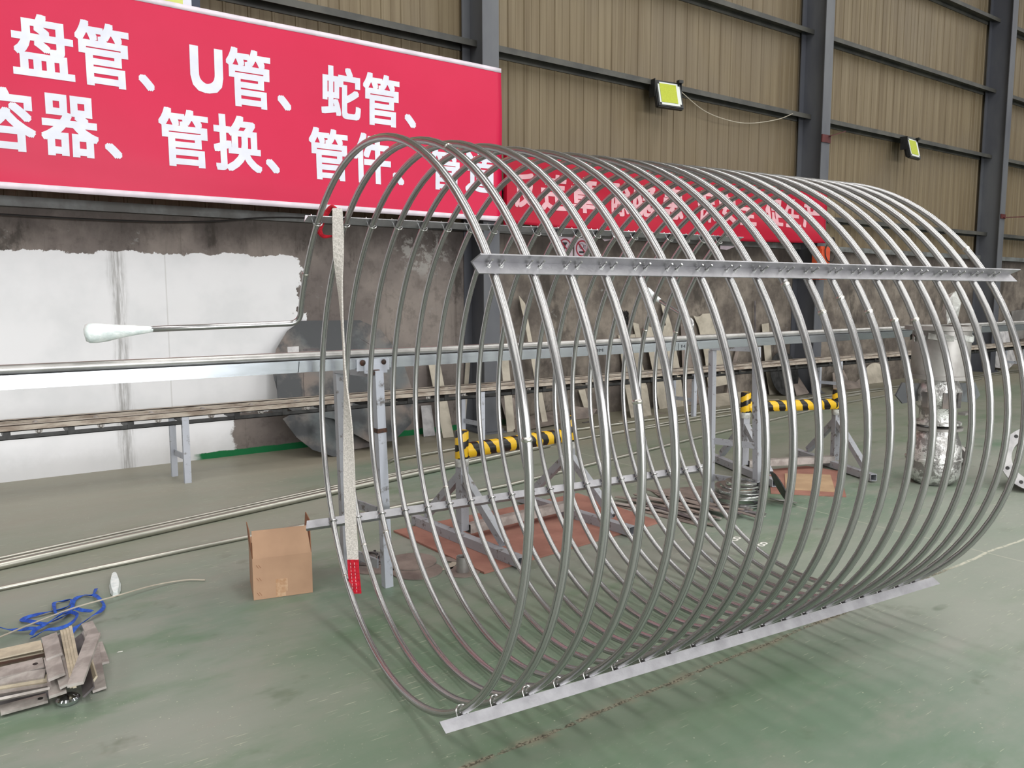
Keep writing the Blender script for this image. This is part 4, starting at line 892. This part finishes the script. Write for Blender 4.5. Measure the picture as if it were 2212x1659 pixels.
# big flange at the right edge
t = thing('pipe_flange', 'white rimmed bolted pipe flange lying on its side at the right edge', 'flange', (7.13, 2.64, .27))
axf = Vector((-.80, -.42, .30)).normalized()
bm = BM(); lathe(bm, [(.185, 0), (.27, 0), (.27, .03), (.185, .03), (.185, 0)], (0, 0, 0), axf, 44); fg = finish(bm, 'flange', 'whiteplate', t, True)
s_ = axf.cross(ZZ).normalized(); u_ = s_.cross(axf)
for i in range(10):
    a_ = i * PI / 5 + .2; c_ = (s_ * math.cos(a_) + u_ * math.sin(a_)) * .232; bm = BM(); lathe(bm, [(0, .0312), (.015, .0312)], c_, axf, 14); finish(bm, 'bolt_hole', 'blackish', fg)
bm = BM(); lathe(bm, [(.2, -.34), (.2, 0), (.185, 0), (.185, -.34), (.2, -.34)], (0, 0, 0), axf, 40); finish(bm, 'pipe', 'dullsteel', t, True)

# ------------------------------------------------------------------ strap, rod and scrap pile at lower left
def fpx(x, y, z=.0): return fl(x / 5.53, 1260 + y / 5.53, z)
bm = BM()
paths = [[(1150, 90), (1110, 170), (1000, 160), (900, 220), (860, 320), (780, 410), (660, 480), (540, 500), (400, 490), (265, 475), (300, 435), (460, 405), (650, 350), (830, 290), (860, 225), (760, 230), (650, 265), (665, 390)],
         [(1110, 170), (1190, 230), (1245, 300), (1190, 390), (1090, 440), (980, 510), (900, 590), (850, 640)],
         [(-300, 540), (0, 590), (130, 600), (300, 612), (430, 590), (560, 540), (700, 460), (860, 395), (925, 440), (860, 530), (700, 590), (580, 620), (480, 650), (380, 705)],
         [(700, 470), (860, 370), (980, 380), (1105, 410)], [(380, 705), (440, 640), (560, 560), (700, 480), (820, 420)]]
for j, pth in enumerate(paths):
    cp = catmull([fpx(x, y) for x, y in pth], 6); n_ = len(cp); Wv, Nv, P = [], [], []
    for i, p in enumerate(cp):
        tg = (cp[min(i + 1, n_ - 1)] - cp[max(i - 1, 0)]).normalized(); sd_ = Vector((-tg.y, tg.x, 0)); rl = .75 * math.sin(i * .23 + j * 1.7)
        d_ = sd_ * math.cos(rl) + ZZ * math.sin(rl); Wv.append(d_ * .0088); Nv.append(tg.cross(d_)); P.append(p + ZZ * (.012 + .006 * j + .004 * math.sin(i * .4)))
    ribbon(bm, P, Wv, Nv, .0025)
tag(finish(bm, 'webbing_strap', 'blue'), 'tangled blue webbing strap on the floor at lower left', 'strap')
bm = BM(); tube(bm, catmull([fl(-60, 1400, .045), fl(0, 1376, .045), fl(75, 1345, .045), fl(160, 1313, .04), fl(245, 1289, .03), fl(330, 1265, .02), fl(400, 1253, .01), fl(443, 1253, .008)], 6), .0042, 8)
tag(finish(bm, 'steel_rod', 'beige', smooth=True), 'thin pale bent rod lying over the blue strap', 'rod')
bm = BM(); a_ = fl(250, 1290); b_ = fl(247, 1243)
for f_, w_, z_ in ((0, .014, .02), (.2, .026, .024), (.5, .030, .026), (.72, .022, .022), (.9, .016, .016), (1, .006, .01)): 
    p = a_ + (b_ - a_) * f_
    for q in (-1, 1): bm.verts.new((p.x + q * w_, p.y, .004)); bm.verts.new((p.x + q * w_ * .7, p.y, z_ + .01))
bmesh.ops.convex_hull(bm, input=bm.verts); bmesh.ops.delete(bm, geom=[v for v in bm.verts if not v.link_faces], context='VERTS'); tag(finish(bm, 'plastic_wrap', 'foam'), 'pale scrap of plastic wrapped round the thin rod', 'plastic wrap')
# pile: (px0, px1, z, width, thickness, roll, material, description)
def zb(x, y, z): return fpx(x, y, z)
pile = [
 ((1040, 480), (1120, 640), .02, .05, .012, .1, 'scrap', 'far end piece pointing at the blue strap'),
 ((1150, 720), (1230, 960), .006, .05, .01, .0, 'scrap', 'flat bar lowest on the right side'),
 ((1100, 720), (1190, 1270), .012, .05, .01, .15, 'scrap', 'long flat bar at the right edge'),
 ((1000, 900), (1060, 1300), .04, .05, .008, .7, 'scrap3', 'dark bar tilted on edge near the right edge'),
 ((1050, 880), (1130, 1150), .055, .03, .008, .9, 'scrap2', 'narrow pale bar on edge near the right edge'),
 ((980, 600), (1040, 880), .03, .03, .01, .9, 'scrap', 'short bar on edge left of the crossing bar'),
 ((920, 650), (990, 900), .035, .05, .008, .6, 'scrap3', 'dark short bar left of the crossing bar'),
 ((740, 620), (850, 1180), .075, .012, .05, .0, 'scrap2', 'pale bar on edge, first of four in the middle'),
 ((775, 610), (890, 1180), .08, .012, .05, .0, 'scrap2', 'pale bar on edge, second of four in the middle'),
 ((810, 595), (925, 1150), .085, .012, .05, .0, 'scrap2', 'pale bar on edge, third of four in the middle'),
 ((845, 570), (950, 1100), .09, .012, .05, .0, 'scrap2', 'pale bar on edge, fourth of four in the middle'),
 ((680, 640), (760, 980), .06, .05, .01, .5, 'scrap3', 'bluish dark bar beside the pale bars'),
 ((640, 690), (790, 1220), .085, .045, .01, .3, 'scrap', 'brown bar left of the pale bars'),
 ((590, 630), (650, 880), .11, .06, .012, .2, 'scrap', 'upper flat plate left of the centre'),
 ((620, 870), (680, 1120), .10, .06, .012, .2, 'scrap', 'middle flat plate left of the centre'),
 ((660, 1100), (690, 1330), .06, .06, .012, .1, 'scrap', 'front flat plate left of the centre'),
 ((1120, 620), (900, 1210), .135, .055, .012, .1, 'scrap', 'topmost bar crossing the right half slantwise'),
]
for a_, b_, z_, w_, t_, rl, mt, ds in pile:
    A_ = zb(*a_, z_); B_ = zb(*b_, z_); d, s, u, L = frame(A_, B_); bm = BM()
    up_ = (u * math.cos(rl) + s * math.sin(rl)); bar(bm, -d * L / 2, d * L / 2, w_, t_, up_)
    o = finish(bm, 'scrap_bar', mt); o.location = (A_ + B_) / 2; tag(o, ds + ' in the lower left scrap pile', 'scrap metal', 'scrap steel pile at lower left')
pile2 = [
 ((-250, 900), (500, 735), .115, .10, .006, .0, 'scrap2', 'pale folded sheet on top at the back'),
 ((-250, 930), (520, 775), .095, .08, .006, .1, 'scrap2', 'second pale sheet below the back one'),
 ((-250, 1010), (540, 850), .06, .08, .006, .1, 'scrap2', 'dull sheet under the pale sheets'),
 ((-200, 1120), (520, 950), .085, .085, .008, .1, 'scrap', 'grey bracket plate with a drilled hole'),
 ((-200, 1200), (540, 1080), .07, .05, .01, .3, 'scrap', 'bar in front of the drilled plate'),
 ((-200, 1260), (580, 1140), .055, .05, .01, .2, 'scrap2', 'narrow pale bar lower down at the left'),
 ((-200, 1320), (590, 1190), .045, .05, .01, .2, 'scrap', 'grey bar second from the front at the left'),
 ((-150, 1420), (600, 1260), .055, .06, .01, -.5, 'scrap', 'slotted grey channel at the front left'),
 ((0, 1520), (560, 1370), .02, .06, .01, .1, 'scrap', 'frontmost plate with an oval hole at the left'),
]
for i, (a_, b_, z_, w_, t_, rl, mt, ds) in enumerate(pile2):
    A_ = zb(*a_, z_); B_ = zb(*b_, z_); d, s, u, L = frame(A_, B_); bm = BM()
    up_ = (u * math.cos(rl) + s * math.sin(rl)); bar(bm, -d * L / 2, d * L / 2, w_, t_, up_)
    o = finish(bm, 'scrap_plate', mt); o.location = (A_ + B_) / 2; tag(o, ds + ' in the lower left scrap pile', 'scrap metal', 'scrap steel pile at lower left')
    if i in (3, 7, 8):
        bm = BM(); side = up_.cross(d); lathe(bm, [(0, .0005), (.010, .0005)], d * L * .36 + up_ * (t_ / 2), up_, 14); hl = finish(bm, 'hole', 'blackish', o)
# heap bed that carries the upper pieces
bm = BM(); prism(bm, [fpx(-250, 1500), fpx(560, 1370), fpx(640, 1340), fpx(600, 780), fpx(-250, 960)], (0, 0, .035)); tag(finish(bm, 'scrap_block', 'scrap3'), 'dark block of stacked scrap under the left half of the pile', 'scrap metal')
t = thing('metal_cap', 'shiny round chrome cap in front of the scrap pile', 'cap', fpx(815, 1430))
bm = BM(); lathe(bm, [(q_ * 1.4, h_ * 1.3) for q_, h_ in [(0, .001), (.024, .001), (.030, .008), (.031, .016), (.026, .022), (.020, .018), (.010, .021), (0, .022)]], seg=32); finish(bm, 'cap', 'chrome', t, True)
bm = BM(); q = fl(258, 1409); prism(bm, [(q.x - .01, q.y, .001), (q.x + .012, q.y - .004, .001), (q.x + .014, q.y + .002, .001), (q.x - .004, q.y + .006, .001)], (0, 0, .001)); tag(finish(bm, 'paper_scrap', 'chalk'), 'tiny white paper scrap right of the scrap pile', 'paper')
